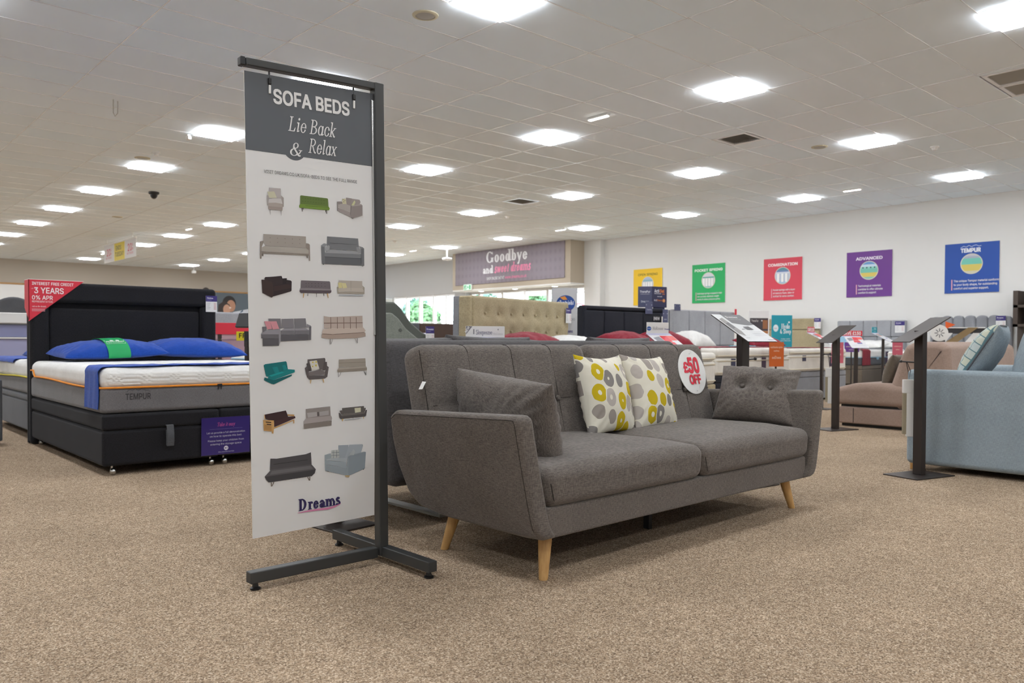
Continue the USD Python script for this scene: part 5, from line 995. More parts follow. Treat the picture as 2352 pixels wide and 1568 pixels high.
# things on the grey pillar
def wallbox(name, label, cat, y, z, w, h, d, m="white_plastic"):
    t = thing(name, label, cat, M=frame((XW, y, z), (0, -1, 0), (0, 0, 1))); obj("body", rbox(w, h, d, .012, 2, c=(0, 0, d / 2)), m, t); return t
t = wallbox("alarm_panel", "white intruder alarm panel with a grey screen on the grey pillar", "alarm panel", 22.2, 1.69, .36, .27, .09); obj("screen", bx(-.11, -.09, .09, .06, .05, .093), "vent_metal", t, smooth=False); obj("label_strip", bx(-.02, .085, .09, .1, .11, .092), "yellow_piping", t, smooth=False)
t = wallbox("wall_socket", "small white keypad beside the alarm panel", "keypad", 21.91, 1.69, .11, .19, .04); obj("keys", bx(-.03, -.04, .04, .03, .03, .043), "vent_metal", t, smooth=False)
t = wallbox("light_switch", "small white switch above the alarm panel", "switch", 22.2, 1.97, .09, .09, .02); obj("rocker", rbox(.05, .05, .012, .003, 2, c=(0, 0, .023)), "white_plastic", t)
t = wallbox("fire_call_point", "red and white fire call point low on the grey pillar", "call point", 21.93, 1.31, .13, .13, .03); obj("red_centre", rbox(.05, .07, .016, .004, 2, c=(0, .02, .034)), "sign_red", t)
# hanging offer boards
t = thing("hanging_sign", "three hanging boards reading 20% OFF and ENDS TUESDAY over the left beds", "hanging sign", M=frame((7.0, 24.62, 3.36), (0, -1, 0), (0, 0, 1)))
obj("rail", bx(-1.5, .255, -.02, 1.5, .285, .02), "white_plastic", t, smooth=False)
for x in (-1.2, 1.2): obj("wire", tube([(x, .28, 0), (x, ZC - 3.36, 0)], .004, 5), "white_plastic", t)
for i in range(3):
    x = -1.0 + i
    b = obj("board", rbox(.98, .5, .012, .003, 2, c=(x, 0, 0)), "white_plastic", t)
    P = Print(.0004); P.k = 18
    if i == 1: P.rect(x - .49, -.25, x + .49, .25, "d8c22c"); P.text("ENDS", x - .08, .05, .12, "4e4722", True, width=.5); P.text("TUESDAY", x, -.13, .12, "4e4722", True, width=.8)
    else: P.rect(x - .49, -.25, x + .49, .25, "d3d0cf"); P.text("20", x - .06, -.06, .2, "c94a5f", True, width=.36); P.text("%", x + .19, .06, .08, "c94a5f", True); P.text("OFF", x + .19, -.05, .06, "c94a5f", True); P.text("MATTRESSES", x - .02, -.15, .055, "d0808e", True, width=.55)
    P.mesh("printed_face", t)
# big pictures on the far beige wall
t = thing("wall_picture", "large white display board with a pine top rail on the far wall", "display board", M=frame((5.6, YF - .03, 2.3), (1, 0, 0), (0, 0, 1)))
obj("board", rbox(2.9, 1.1, .03, .006, 2), "white_plastic", t); obj("top_rail", rbox(2.95, .06, .06, .01, 2, c=(0, .58, .01)), "pine", t)
t = thing("wall_picture", "large photograph of smiling people against grey, with a pine top rail", "picture", M=frame((14.25, YF - .03, 2.25), (1, 0, 0), (0, 0, 1)))
obj("board", rbox(3.2, 1.25, .03, .006, 2), "white_plastic", t); obj("top_rail", rbox(3.25, .06, .06, .01, 2, c=(0, .66, .01)), "pine", t)
P = Print(.001); P.k = 16; P.rect(-1.6, -.62, 1.6, .62, "5d676e"); P.poly(Polygon([(-.2, -.62), (.2, -.2), (.9, -.05), (1.6, -.15), (1.6, -.62)]), "d4d8de")
P.poly(el(.02, .18, .30, .32), "2c2826"); P.poly(el(.1, .06, .2, .26), "b98a70"); P.poly(Polygon([(-.52, -.62), (-.45, .1), (-.2, .28), (.05, .1), (.0, -.62)]), "3b302d"); P.poly(el(-.09, -.1, .16, .22), "c79a82"); P.poly(el(-1.0, .4, .24, .42), "3a302c"); P.poly(el(-.86, .35, .16, .32), "c79a82")
P.poly(Polygon([(.0, -.45), (.5, -.35), (.55, -.28), (.1, -.3)]), "c79a82"); P.poly(Polygon([(.4, -.3), (.62, -.1), (.66, -.14), (.45, -.33)]), "51677c"); P.poly(el(.06, -.02, .05, .025), "f0e6e0")
P.mesh("printed_face", t)
# ------------------------------------------------------------------ beds and sofas on the right
def panel_headboard(t, w, z0, z1, nx, rows, m, th=.07, y=.0, wob=.012):
    dx = w / nx; z = z1
    for r, hgt in enumerate(rows):
        for i in range(nx):
            q = rbox(dx - .004, th, hgt - .004, .022, 3, (4, 1, 4), c=(dx * (i + .5), y + th / 2, z - hgt / 2))
            def puff(v, c=(dx * (i + .5), z - hgt / 2)): v = v.copy(); v[:, 1] -= np.where(v[:, 1] < y + th / 2, wob * np.clip(1 - ((v[:, 0] - c[0]) / dx * 2) ** 2, 0, 1) * np.clip(1 - ((v[:, 2] - c[1]) / hgt * 2) ** 2, 0, 1), 0); return v
            obj("panel", deform(q, puff), m, t)
        z -= hgt
def divan(label, M, w, L, m, zb=.09, h=.34, seam_=True, cm="chrome"):
    t = thing("divan_bed", label, "bed", M=M)
    obj("body", rbox(w, L, h - .08, .015, 2, c=(w / 2, -L / 2, zb + (h - .08) / 2)), m, t); obj("top_band", rbox(w, L, .076, .015, 2, c=(w / 2, -L / 2, zb + h - .04)), m, t)
    castors(t, [(.1, -L + .1, 0), (w - .1, -L + .1, 0), (.1, -.1, 0), (w - .1, -.1, 0)], cm); return t
def mattress_plain(label, M, w, L, z0, h, m="cream_cloth", tops=1, lower=None, pip="cream_piping", grp="mattresses"):
    t = thing("mattress", label, "mattress", M=M @ mat4((w / 2, -L / 2, z0)), group=grp)
    ht = .07 * tops if tops > 1 else 0; hb = h - ht
    if lower:
        obj("lower_cover", rbox(w, L, hb * .5, .03, 3, c=(0, 0, hb * .25)), lower, t); obj("top_cover", rbox(w, L, hb * .55, .05, 4, (14, 18, 1), c=(0, 0, hb * .725)), m, t)
        zs = [hb * .5]
    else:
        obj("body", rbox(w, L, hb, .04, 4, (14, 18, 3), c=(0, 0, hb / 2)), m, t); zs = [.035, hb - .035]
        if ht: obj("pillow_top", rbox(w + .01, L + .01, ht, .05, 4, (14, 18, 1), c=(0, 0, hb + ht / 2)), m, t); zs.append(hb + .025)
    ls = LineString(np.array(sbox(-w / 2, -L / 2, w / 2, L / 2).buffer(-.04).buffer(.043, 6).exterior.coords)); q = np.array([ls.interpolate(ls.length * i / 120).coords[0] for i in range(120)])
    for z in zs: obj("piping", tube(np.c_[q, np.full(120, z)], .008, 6, True), pip, t)
    return t
plain("label_navy", "3a3c55", 0.6); plain("label_plum", "4b3a55", 0.6)
def tag_on(t, x, y, z, w, h, m="label_navy"): obj("label_tab", rbox(w, .004, h, .001, 1, c=(x, y, z)), m, t)
# black headboard bed, nearest of the right-hand ones
B = mat4((7.75, 7.18, 0)); w, L = 1.62, 2.0
h1 = thing("headboard", "black headboard of square padded panels right of the lobby banner", "headboard", M=B @ mat4((-.05, 0, 0)))
obj("frame", [rbox(.07, .12, 1.33, .03, 3, c=(.035, .05, .665)), rbox(1.76, .06, 1.31, .02, 2, c=(.88, .1, .655)), rbox(1.69, .10, .05, .02, 2, c=(.88, .05, 1.305))], "navy_cloth", h1)
panel_headboard(h1, 1.63, 0, 1.27, 4, [.52, .40], "navy_cloth", y=-.01); 
for c in h1.GetChildren(): pass
divan("black divan base under the mattress behind the sofa's right end", B, w, L, "navy_cloth", .09, .38)
m1 = mattress_plain("thick cream pillow top mattress with navy labels behind the sofa's right end", B, w, L, .472, .315, "cream_cloth", 1.6)
tag_on(m1, -w / 2 + .34, -L / 2 - .004, .13, .09, .13); tag_on(m1, w / 2 - .62, -L / 2 - .004, .13, .09, .14, "label_plum")
tag(obj("bed_runner", runner("", None, w, .787, .31, -1.78, -1.30, "burgundy"), "burgundy", xf=B), "burgundy cloth runner hanging over the mattress behind the £50 disc", "bed runner", "cloth bed runners")
pillow_thing("burgundy pillow below the pale grey panels, behind the £50 disc", B @ mat4((1.23, -.35, .87), 0, 14, 0), "burgundy", .72, .46, .26, 11, "burgundy pillows")
pillow_thing("burgundy pillow behind the Harmony price stand", B @ mat4((.42, -.35, .86), 0, 12, 0), "burgundy", .72, .46, .24, 12, "burgundy pillows")
pillow_thing("white pillow beside the burgundy one behind the lectern", mat4((9.72, 6.9, .86), 8, 16, 0), "white_cloth", .66, .44, .3, 13, "white pillows")
# pale grey headboard bed
B = mat4((10.36, 7.74, 0)); w, L = 1.72, 2.0
h2 = thing("headboard", "pale grey headboard of square padded panels left of the lectern", "headboard", M=B)
obj("backing", rbox(1.76, .05, 1.36, .012, 2, c=(.88, .10, .68)), "pale_grey_cloth", h2); panel_headboard(h2, 1.76, 0, 1.37, 4, [.58, .45], "pale_grey_cloth", y=-.005, wob=.02)
divan("mid grey divan base under the second cream mattress on the right", B, w, L, "grey_cloth", .03, .40)
m2 = mattress_plain("cream mattress with a plum label on a mid grey divan base", B, w, L, .435, .33, "cream_cloth", 1.2)
tag_on(m2, -w / 2 + .42, -L / 2 - .004, .19, .10, .08); tag_on(m2, w / 2 - .50, -L / 2 - .004, .16, .09, .2, "label_plum")
tag(obj("bed_runner", runner("", None, w, .765, .36, -1.78, -1.30, "burgundy"), "burgundy", xf=B), "burgundy runner across the second cream mattress", "bed runner", "cloth bed runners")
pillow_thing("burgundy pillow right of the teal banner", B @ mat4((1.05, -.9, .84), -10, 10, 0), "burgundy", .74, .46, .24, 14, "burgundy pillows")
# the bed against the poster wall
B = mat4((17.55, 8.53, 0), -90); w, L = 1.48, 2.05
h3 = thing("headboard", "light grey headboard with square panels against the poster wall", "headboard", M=B)
obj("backing", rbox(1.48, .05, 1.32, .01, 2, c=(.74, .02, .66)), "pale_grey_cloth", h3); panel_headboard(h3, 1.48, 0, 1.33, 5, [.36, .34], "pale_grey_cloth", y=-.06, wob=.012)
divan("taupe divan base against the poster wall behind the chaise", B, w, L, "taupe_cloth", .03, .37)
m3 = mattress_plain("white mattress with a slate lower half on the taupe divan base", B, w, L, .40, .31, "white_cloth", 1, "slate_cloth", "blue_piping")
tag_on(m3, w / 2 + .004, 0, .2, .004, .2, "label_plum")
obj("label_tab", rbox(.004, .13, .22, .001, 1, c=(w / 2 + .002, .1, .16)), "label_plum", m3); obj("zip_pull", rbox(.01, .10, .04, .003, 1, c=(w / 2 + .006, -.35, .13)), "blue_piping", m3)
tag(obj("bed_runner", runner("", None, w, .71, .31, -2.06, -1.72, "burgundy"), "burgundy", xf=B), "burgundy runner at the foot of the bed on the taupe base", "bed runner", "cloth bed runners")
pillow_thing("plump white pillow on the bed behind the chaise, left one", B @ mat4((1.12, -.95, .79), 0, 8, 0), "white_cloth", .66, .5, .2, 15, "white pillows")
pillow_thing("plump white pillow on the bed behind the chaise, right one", B @ mat4((1.15, -.42, .79), 0, 8, 0), "white_cloth", .66, .5, .2, 16, "white pillows")
t = thing("packed_pillow", "white boxed pillow with a pale blue label beside the SAVE £150 board", "pillow pack", M=B @ mat4((.45, -.6, .74)))
obj("pack", rbox(.55, .4, .3, .06, 4, c=(0, 0, .12)), "white_plastic", t); obj("label_patch", rbox(.24, .004, .2, .001, 1, c=(0, -.202, .14)), "blue_piping", t)
# beige headboard against the poster wall
h4 = thing("headboard", "beige headboard with one cross seam against the poster wall", "headboard", M=mat4((17.55, 10.45, 0), -90))
obj("upper_pad", rbox(1.50, .08, .26, .03, 3, c=(.75, -.02, 1.27)), "beige_cloth", h4); obj("lower_pad", rbox(1.50, .08, 1.13, .03, 3, c=(.75, -.02, .57)), "beige_cloth", h4)
price_tag("white price tag on the beige cross-seam headboard", frame((17.46, 8.98, 1.40), (0, -1, 0), (0, 0, 1)), "Dreams", w=.16, h=.24)
price_tag("blank white tag on the light grey headboard by the wall", frame((17.47, 7.15, 1.30), (0, -1, 0), (0, 0, 1)), "Dreams", w=.2, h=.24)
mattress_plain("white mattress on the floor of beds before the beige cross-seam headboard", mat4((17.42, 10.45, 0), -90), 1.5, 1.9, .42, .28, "white_cloth")
divan("beige divan base before the beige cross-seam headboard", mat4((17.42, 10.45, 0), -90), 1.5, 1.9, "beige_cloth", .03, .385)
# scalloped grey headboard by the wall
h5 = thing("headboard", "dark grey headboard with scalloped upright channels against the poster wall", "headboard", M=mat4((17.55, 6.55, 0), -90))
for i in range(7):
    q = rbox(.213, .10, 1.40 if i not in (0, 6) else 1.36, .045, 4, (3, 1, 6), c=(.107 + .214 * i, -.02, .70))
    def scal(v, x=.107 + .214 * i): v = v.copy(); v[:, 2] -= np.where(v[:, 2] > 1.2, .035 * ((v[:, 0] - x) / .107) ** 2, 0); return v
    obj("channel", deform(q, scal), "grey_cloth", h5)
price_tag("white price tag on the scalloped grey headboard", frame((17.46, 5.24, 1.38), (0, -1, 0), (0, 0, 1)), "Dreams", w=.17, h=.26)
divan("grey divan base before the scalloped headboard", mat4((17.4, 6.55, 0), -90), 1.5, 1.95, "grey_cloth", .03, .385)
mattress_plain("white mattress before the scalloped grey headboard", mat4((17.4, 6.55, 0), -90), 1.5, 1.95, .42, .26, "white_cloth")
plain("box_brown", "8a7350", 0.7); plain("box_dark", "3b3a3d", 0.7); plain("paper_white", "e2e2e0", 0.7)
t = thing("display_box", "open presentation box with white and tan bedding before the scalloped headboard", "display box", M=frame((15.9, 5.35, .95), (.35, -.93, 0), (.0, 0, 1)))
obj("box_back", rbox(.62, .10, .36, .01, 2, c=(0, .12, -.02)), "box_dark", t); obj("lid", rbox(.62, .02, .36, .006, 2, c=(0, .175, 0), ), "paper_white", t)
obj("tan_fold", extrude(Polygon([(-.42, -.16), (-.22, -.16), (.2, .18), (.04, .18)]), .03), "box_brown", t, M=mat4((0, 0, .2)), smooth=False)
obj("left_fold", extrude(Polygon([(-.55, -.14), (-.36, -.14), (-.2, .08), (-.42, .08)]), .03), "paper_white", t, M=mat4((0, 0, .17)), smooth=False)
obj("right_fold", extrude(Polygon([(-.05, -.14), (.36, -.14), (.40, .08), (.12, .08)]), .03), "paper_white", t, M=mat4((0, 0, .17)), smooth=False)
P = Print(); P.poly(Polygon([(-.32, .15), (-.16, .23), (-.32, .29)]), "e0622c"); P.mesh("orange_tag", t, frame((0, 0, .24), (1, 0, 0), (0, 1, 0)))
plain("table_white", "c9c9c7", 0.5); obj("plinth", rbox(.95, .78, .4, .012, 2, c=(-.05, -.585, 0)), "table_white", t)
t = thing("round_badge", "round white badge with a dark clock-like mark near the pink beige chaise", "badge", M=frame((14.6, 5.32, 1.02), (.6, -.8, 0), (0, 0, 1)))
obj("disc", lathe([(0, 0), (.14, 0), (.14, .02), (0, .02)], 32), "white_plastic", t); obj("stem", bx(-.1, -.96, -.03, .1, -.12, -.005), "box_dark", t, smooth=False); obj("stem_foot", bx(-.16, -1.02, -.14, .16, -.96, .12), "box_dark", t, smooth=False)
P = Print(); 
for k in range(8):
    a = k * math.pi / 4; P.poly(LineString([(.03 * math.cos(a), .03 * math.sin(a)), (.075 * math.cos(a), .075 * math.sin(a))]).buffer(.006), "4b4b52")
P.mesh("mark", t, frame((0, 0, .0205), (1, 0, 0), (0, 1, 0)))
# pillow rack at the right edge
t = thing("pillow_rack", "dark wooden wall rack holding white pillows at the right edge", "shelf", M=frame((17.3, 4.55, 0), (0, -1, 0), (0, 0, 1)))
wood("dark_wood", "3b322d", "54483f")
obj("back_board", bx(-.26, 1.24, -.29, .9, 2.12, -.26), "dark_wood", t, smooth=False); obj("side_post", bx(-.40, 1.16, -.26, -.32, 1.84, .14), "dark_wood", t, smooth=False); obj("side_post", bx(-.28, 1.16, -.26, -.24, 1.78, -.2), "dark_wood", t, smooth=False)
obj("upright", bx(-.42, .0, -.28, -.32, 1.2, -.2), "dark_wood", t, smooth=False); obj("upright", bx(.6, .0, -.28, .7, 1.2, -.2), "dark_wood", t, smooth=False)
for z in (1.16, 1.52): obj("shelf_board", bx(-.40, z, -.26, .9, z + .05, .14), "dark_wood", t, smooth=False)
for i, z in enumerate((1.30, 1.66)): pillow_thing("white pillow on the %s shelf of the dark wooden rack" % ("lower", "upper")[i], frame((17.36, 4.36, z), (0.1, -1, .22), (.9, 0, .3)), "white_cloth", .62, .4, .24, 40 + i, "white pillows on the rack")
# price hangers at the beds' feet
def hang_tag(label, p, rz, w, h, col, lines, gl="hanging comfort tags", shade=None):
    t = thing("comfort_tag", label, "sign", (p[0], p[1], 0), rz, group=gl)
    obj("sleeve", bx(-.004, -w / 2, p[2] - h, .004, w / 2, p[2]), "acrylic", t, smooth=False)
    P = Print(); P.k = 18; P.rect(-w / 2 + .004, -h + .004, w / 2 - .004, -.004, col)
    for (s, y, hh, ww) in lines: P.serif(s, 0, y * h, hh, "ecd9c6", width=ww * w)
    P.mesh("printed_face", t, frame((-.0005, 0, p[2]), (0, -1, 0), (0, 0, 1)), "print_gloss")
    obj("post", bx(.004, -.01, 0, .014, .01, p[2]), "stand_metal", t, smooth=False); obj("foot", bx(-.06, -.08, 0, .08, .08, .008), "stand_metal", t, smooth=False)
d = at(1783, 9.6); hang_tag("orange hanging tag reading Combination spring mattress MEDIUM", (*d, .862), 60, .20, .30, "c9652f", [("Combination spring", -.25, .022, .8), ("mattress", -.39, .02, .36), ("MEDIUM", -.68, .034, .58)])
d = at(1923, 11.2); hang_tag("pink red hanging tag behind the brown lectern post", (*d, .862), 58, .19, .30, "c4616f", [("Open spring", -.35, .02, .6), ("MEDIUM", -.62, .034, .58)])
d = at(1956, 12.6); hang_tag("purple hanging tag reading Advanced mattress MEDIUM", (*d, .86), 58, .26, .16, "6b3f92", [("Advanced mattress", -.5, .02, .8), ("MEDIUM", -.8, .02, .4)])
d = at(2061, 12.8); hang_tag("pink hanging tag above the pink beige chaise", (*d, .89), 58, .19, .34, "c05a6c", [("Combination spring", -.3, .018, .7), ("mattress", -.45, .018, .35), ("MEDIUM", -.75, .03, .55)])
d = at(2026, 14.6); t = thing("floor_ticket", "orange topped white ticket on the taupe divan base", "ticket", M=frame((16.6, 7.046, .33), (1, 0, 0), (0, 0, 1)))
obj("card", bx(-.1, -.15, -.002, .1, .04, .0), "paper_white", t, smooth=False); P = Print(); P.rect(-.1, -.02, .1, .04, "df7a2c"); P.rect(-.1, -.15, -.09, -.02, "df7a2c"); P.rect(-.06, -.07, .06, -.066, "c9a9a9"); P.text("CLEARANCE", 0, 0, .02, "b5561c", True, width=.16); P.mesh("printed_face", t)
# navy pillow pack on the black headboard, little navy tags
d = np.array([8.62, 7.0])
t = thing("display_carton", "navy display carton reading ActiGel on the black headboard", "carton", M=frame((9.35, 7.22, 1.50), (.98, -.18, 0), (0, 0, 1)))
plain("navy_card", "23264a", 0.5); plain("navy_card_light", "4a4f6d", 0.5)
obj("front_card", rbox(.28, .30, .01, .003, 2), "navy_card", t); SM = frame((-.14 - .072, 0, -.069), (.72, 0, .69), (0, 1, 0))
obj("side_card", rbox(.20, .30, .01, .003, 2), "navy_card_light", t, M=SM); obj("support", rbox(.22, .16, .008, .003, 2, c=(0, -.2, -.01)), "navy_card", t)
P = Print(); P.k = 22; P.text("Acti", -.055, .065, .044, "e6e6ee", True, width=.09); P.text("Gel", .045, .065, .044, "e0843a", True, width=.085); P.rect(-.10, .045, .03, .050, "e6e6ee"); P.text("plus", .075, .038, .016, "e0843a", True); P.text("now with", .0, .0, .016, "cfd0dc", True); P.text("Acti", -.075, -.06, .026, "e6e6ee"); P.text("Therm", -.005, -.06, .026, "d07a34"); P.disc(.08, -.05, .026, "b87a4a"); P.disc(.08, -.05, .019, "d89a62")
P.mesh("front_print", t)
P = Print(); P.k = 22; P.text("TheraPur", 0, .06, .03, "dfe0ea", True, width=.15); P.rect(-.065, .038, .065, .042, "c9cad6"); P.text("Dreams", .0, -.08, .026, "dfe0ea", True, width=.11); P.mesh("side_print", t, SM)
def navy_tag(label, M, w, h, s=""):
    t = thing("navy_ticket", label, "ticket", M=M, group="small navy tickets"); obj("card", rbox(w, h, .006, .002, 1), "navy_card_light", t)
    P = Print(); P.k = 14
    for x in (-w * .38, w * .36): P.disc(x, h * .22, .007, "b9bacb")
    if s: P.text(s, 0, -h * .2, .018, "c4c5d4")
    P.mesh("pins", t)
navy_tag("dark ticket hanging on the black headboard below the carton", frame((9.03, 7.155, 1.335), (1, -.05, 0), (0, 0, 1)), .15, .18, "TheraPur")
navy_tag("small navy ticket on top of the pale grey headboard", frame((10.46, 7.72, 1.40), (1, 0, 0), (0, 0, 1)), .16, .10)
navy_tag("slim navy ticket with an orange mark on the black headboard's end", frame((9.36, 7.12, 1.21), (1, -.05, 0), (0, 0, 1)), .11, .22, "NEW")
t = thing("new_card", "small dark card reading NEW on the black headboard", "sign", M=frame((9.20, 7.152, 1.185), (1, 0, 0), (0, 0, 1)))
obj("card", rbox(.15, .07, .006, .002, 1), "box_dark", t); P = Print(); P.k = 14; P.text("[NEW", 0, -.018, .038, "d4d4da", True); P.mesh("lettering", t)
t = thing("corner_ticket", "pink and purple ticket on the pale grey headboard's right corner", "ticket", M=frame((12.09, 7.7, 1.33), (1, 0, 0), (0, 0, 1))); obj("card", rbox(.06, .18, .006, .002, 1), "sign_red", t); obj("lower_card", rbox(.12, .05, .006, .002, 1, c=(-.06, -.07, .007)), "label_plum", t)
# boards behind the lectern
plain("teal_card", "1596a8", 0.5)
d = at(1795, 13.6); t = thing("hyde_banner", "teal floor banner reading Hyde & Sleep behind the lectern", "banner", M=frame((*d, .78), (.80, -.60, 0), (0, 0, 1)))
obj("panel", rbox(.36, 1.06, .02, .006, 2), "teal_card", t); obj("foot", bx(-.2, -.78, -.15, .2, -.53, .15), "teal_card", t, smooth=False)
P = Print(.0004); P.k = 28; P.disc(-.11, .31, .045, "e2eef0", .06); P.text("NEW", -.11, .30, .016, "d07a86", True); P.serif("Hyde", .06, .30, .085, "e2eef0", True, width=.15); P.serif("& Sleep", .06, .22, .075, "e2eef0", True, width=.19); P.disc(.12, .41, .016, "e2eef0"); P.text("A deep restful", .06, .12, .018, "cfe4e8", True, width=.16); P.text("night's sleep awaits", .06, .09, .018, "cfe4e8", True, width=.18); P.mesh("printed_face", t)
d = at(1742, 12.6); t = thing("display_board", "white display board with a dark copper panel left of the teal banner", "display board", M=frame((*d, .80), (.83, -.56, 0), (0, 0, 1)))
obj("panel", rbox(.34, 1.1, .02, .006, 2), "white_plastic", t); obj("foot", bx(-.2, -.80, -.12, .2, -.55, .12), "white_plastic", t, smooth=False)
P = Print(.0004); P.k = 28; P.rect(-.15, .23, .15, .43, "4b474b"); P.text("TheraPur", -.07, .37, .035, "bdb9b5", True, width=.12); P.rect(.06, .26, .14, .40, "9a6a48"); P.rect(.035, .38, .055, .4, "d8d8d8"); P.rect(-.15, .19, .15, .228, "b07a4a"); P.rect(-.15, .13, .15, .17, "a9b4d4"); P.rect(-.15, .02, .10, .1, "d98a94"); P.mesh("printed_face", t)
t = thing("mattress_box", "teal and white mattress carton standing behind the lectern", "carton", (*at(1705, 12.0), 0), 20); obj("carton", rbox(.5, .3, .80, .01, 2, c=(0, 0, .40)), "teal_card", t); obj("white_band", rbox(.504, .304, .20, .01, 2, c=(0, 0, .62)), "paper_white", t)
# ---- pink beige chaise sofa
fabric("chaise_cloth", "9a8579", "a38d81", 300, 3, 0.12, bump=0.15)
ch = thing("chaise_sofa", "pink beige chaise sofa seen from its end behind the brown lecterns", "sofa", (8.06, 3.95, 0))   # front towards +Y, back towards -Y
obj("base", rbox(1.9, .98, .17, .02, 3, c=(.95, -.53, .115)), "chaise_cloth", ch); obj("plinth", bx(.05, -.95, 0, 1.85, -.06, .04), "black_plastic", ch, smooth=False); obj("gap", bx(.05, -.9, .19, 1.85, -.05, .24), "black_plastic", ch, smooth=False)
def soft(v): v = v.copy(); f = np.clip((v[:, 2] - .3) / .1, 0, 1); v[:, 2] += f * (.05 * np.clip(1 - ((v[:, 1] + .45) / .5) ** 2, 0, 1) - .03 * np.clip((v[:, 1] + .2) / .2, 0, 1)); return v
obj("seat_cushion", deform(rbox(1.94, .80, .18, .055, 4, (20, 12, 2), c=(.95, -.38, .315)), soft), "chaise_cloth", ch)
bp = Polygon([(-.62, .20), (-.55, .42), (-.64, .70), (-.70, .83), (-.78, .87), (-1.02, .87), (-1.10, .82), (-1.12, .5), (-1.05, .20)]).buffer(-.05).buffer(.05, 8)
obj("backrest", slab(bp, 1.92, .07, 5, 150), "chaise_cloth", ch, M=frame((.96, 0, 0), (0, 1, 0), (0, 0, 1)))
obj("seam", tube([(-.003, -.20, .04), (-.003, -.20, .19)], .003, 5), "seam", ch)
m = pillow_m(.42, .34, .17, 21, .05, .42, 26, .012); obj("small_cushion", m, "taupe_cloth", None, "small brown cushion leaning on the pink beige chaise's back", "cushion", xf=frame((8.36, 3.46, .575), (.98, .06, 0), (.02, -.28, .96)))
# ---- pale blue sofa
fabric("blue_linen", "8d9aa2", "97a4ac", 420, 4, 0.16, bump=0.25)
bs = thing("blue_sofa", "pale blue linen sofa cut by the right edge, with a wooden block foot", "sofa", (5.66, 2.27, 0), -90)
def armcurve(v): v = v.copy(); v[:, 0] += np.where(v[:, 2] > .55, .02 * np.clip((v[:, 2] - .55) / .12, 0, 1), 0); return v
obj("arm", rbox(.98, .17, .64, .035, 5, (8, 2, 6), c=(.49, .085, .362)), "blue_linen", bs)
obj("seat_base", rbox(.86, 1.5, .30, .02, 3, c=(.50, .92, .21)), "blue_linen", bs); obj("seat_cushion", rbox(.84, 1.46, .16, .05, 4, c=(.42, .92, .43)), "blue_linen", bs)
obj("backrest", rbox(.22, 1.66, .70, .05, 4, c=(.93, .85, .40)), "blue_linen", bs)
obj("arm", rbox(.98, .17, .64, .035, 5, c=(.49, 1.75, .362)), "blue_linen", bs)
for x, y in ((.06, .06), (.92, .06), (.06, 1.77), (.92, 1.77)): obj("foot", rbox(.075, .075, .045, .006, 2, c=(x, y, .0225)), "oak" if x < .5 else "black_plastic", bs, label="pale wooden block foot" if x < .5 else "black foot")
m = pillow_m(.70, .62, .26, 22, .03, .35, 30, .014); obj("back_cushion", m, "blue_linen", None, "large pale blue back cushion at the right edge on the blue sofa", "cushion", xf=frame((6.06, 1.55, .84), (.98, .1, 0), (.05, -.30, .95)))
MAT["check_cloth"] = usdkit.material(stage, "/World/Looks/check_cloth", {"t": ("texture_coordinate", {}), "mp": ("mapping", {"scale": (9.0, 9.0, 9.0)}), "b": ("brick_texture", {"offset": 0.0, "squash": 1.0, "color1": lin("c4c8b4"), "color2": lin("b4c0c0"), "mortar": lin("5f7f86"), "scale": 1.0, "mortar_size": 0.03, "brick_width": 0.5, "row_height": 0.5}), "p": ("principled_bsdf", {"roughness": 0.9})}, [("t.object", "mp.vector"), ("mp.vector", "b.vector"), ("b.color", "p.base_color")], surface="p.BSDF")
t = thing("checked_cushion", "pale blue cushion with a checked front on the blue sofa", "cushion", M=frame((6.00, 1.90, .79), (.98, .17, 0), (.10, -.50, .86)))
m = pillow_m(.46, .44, .20, 23, .04, .42, 30, .012); f = deform(m, lambda v: np.c_[v[:, :2], np.minimum(v[:, 2], 0)]); g = deform(m, lambda v: np.c_[v[:, :2], np.maximum(v[:, 2], 0)])
obj("plain_side", g, "blue_linen", t); obj("checked_side", f, "check_cloth", t)
q = np.array([(math.copysign(abs(math.cos(a)) ** .35, math.cos(a)) * .229, math.copysign(abs(math.sin(a)) ** .35, math.sin(a)) * .219, 0) for a in np.linspace(0, 2 * math.pi, 60, endpoint=False)]); obj("piping", tube(q, .006, 6, True), "slate_cloth", t)
# ------------------------------------------------------------------ headboards and signs in the middle distance
def tufted(t, w, z0, z1, nx, zs, m, th=.10):
    q = rbox(w, th, z1 - z0, .03, 4, (nx * 6, 2, 24), c=(w / 2, th / 2, (z0 + z1) / 2)); xs = [w * (i + 1) / (nx + 1) for i in range(nx)]
    def dip(v):
        v = v.copy(); g = 0
        for z in zs:
            g = g + .008 * np.exp(-((v[:, 2] - z) / .02) ** 2)
            for x in xs: g = g + .03 * np.exp(-((v[:, 0] - x) ** 2 + (v[:, 2] - z) ** 2) / .045 ** 2)
        v[:, 1] += np.where(v[:, 1] < th * .5, g, 0); return v
    p = obj("padded_front", deform(q, dip), m, t)
    for z in zs:
        for x in xs:
            b = trimesh.creation.icosphere(2, .014); b.apply_scale([1, .6, 1]); b.apply_translation([x, .016, z]); obj("button", b, m, p)
B = mat4((4.88, 6.0, 0), 13); w = 1.80
h = thing("headboard", "beige headboard with two rows of buttons below the lobby banner", "headboard", M=B)
tufted(h, w, .3, 1.30, 7, (1.135, .955), "beige_cloth"); obj("back_frame", rbox(w, .06, 1.28, .01, 2, c=(w / 2, .13, .645)), "taupe_cloth", h); obj("side_wing", rbox(.05, .14, 1.29, .02, 3, c=(-.026, .07, .65)), "beige_cloth", h)
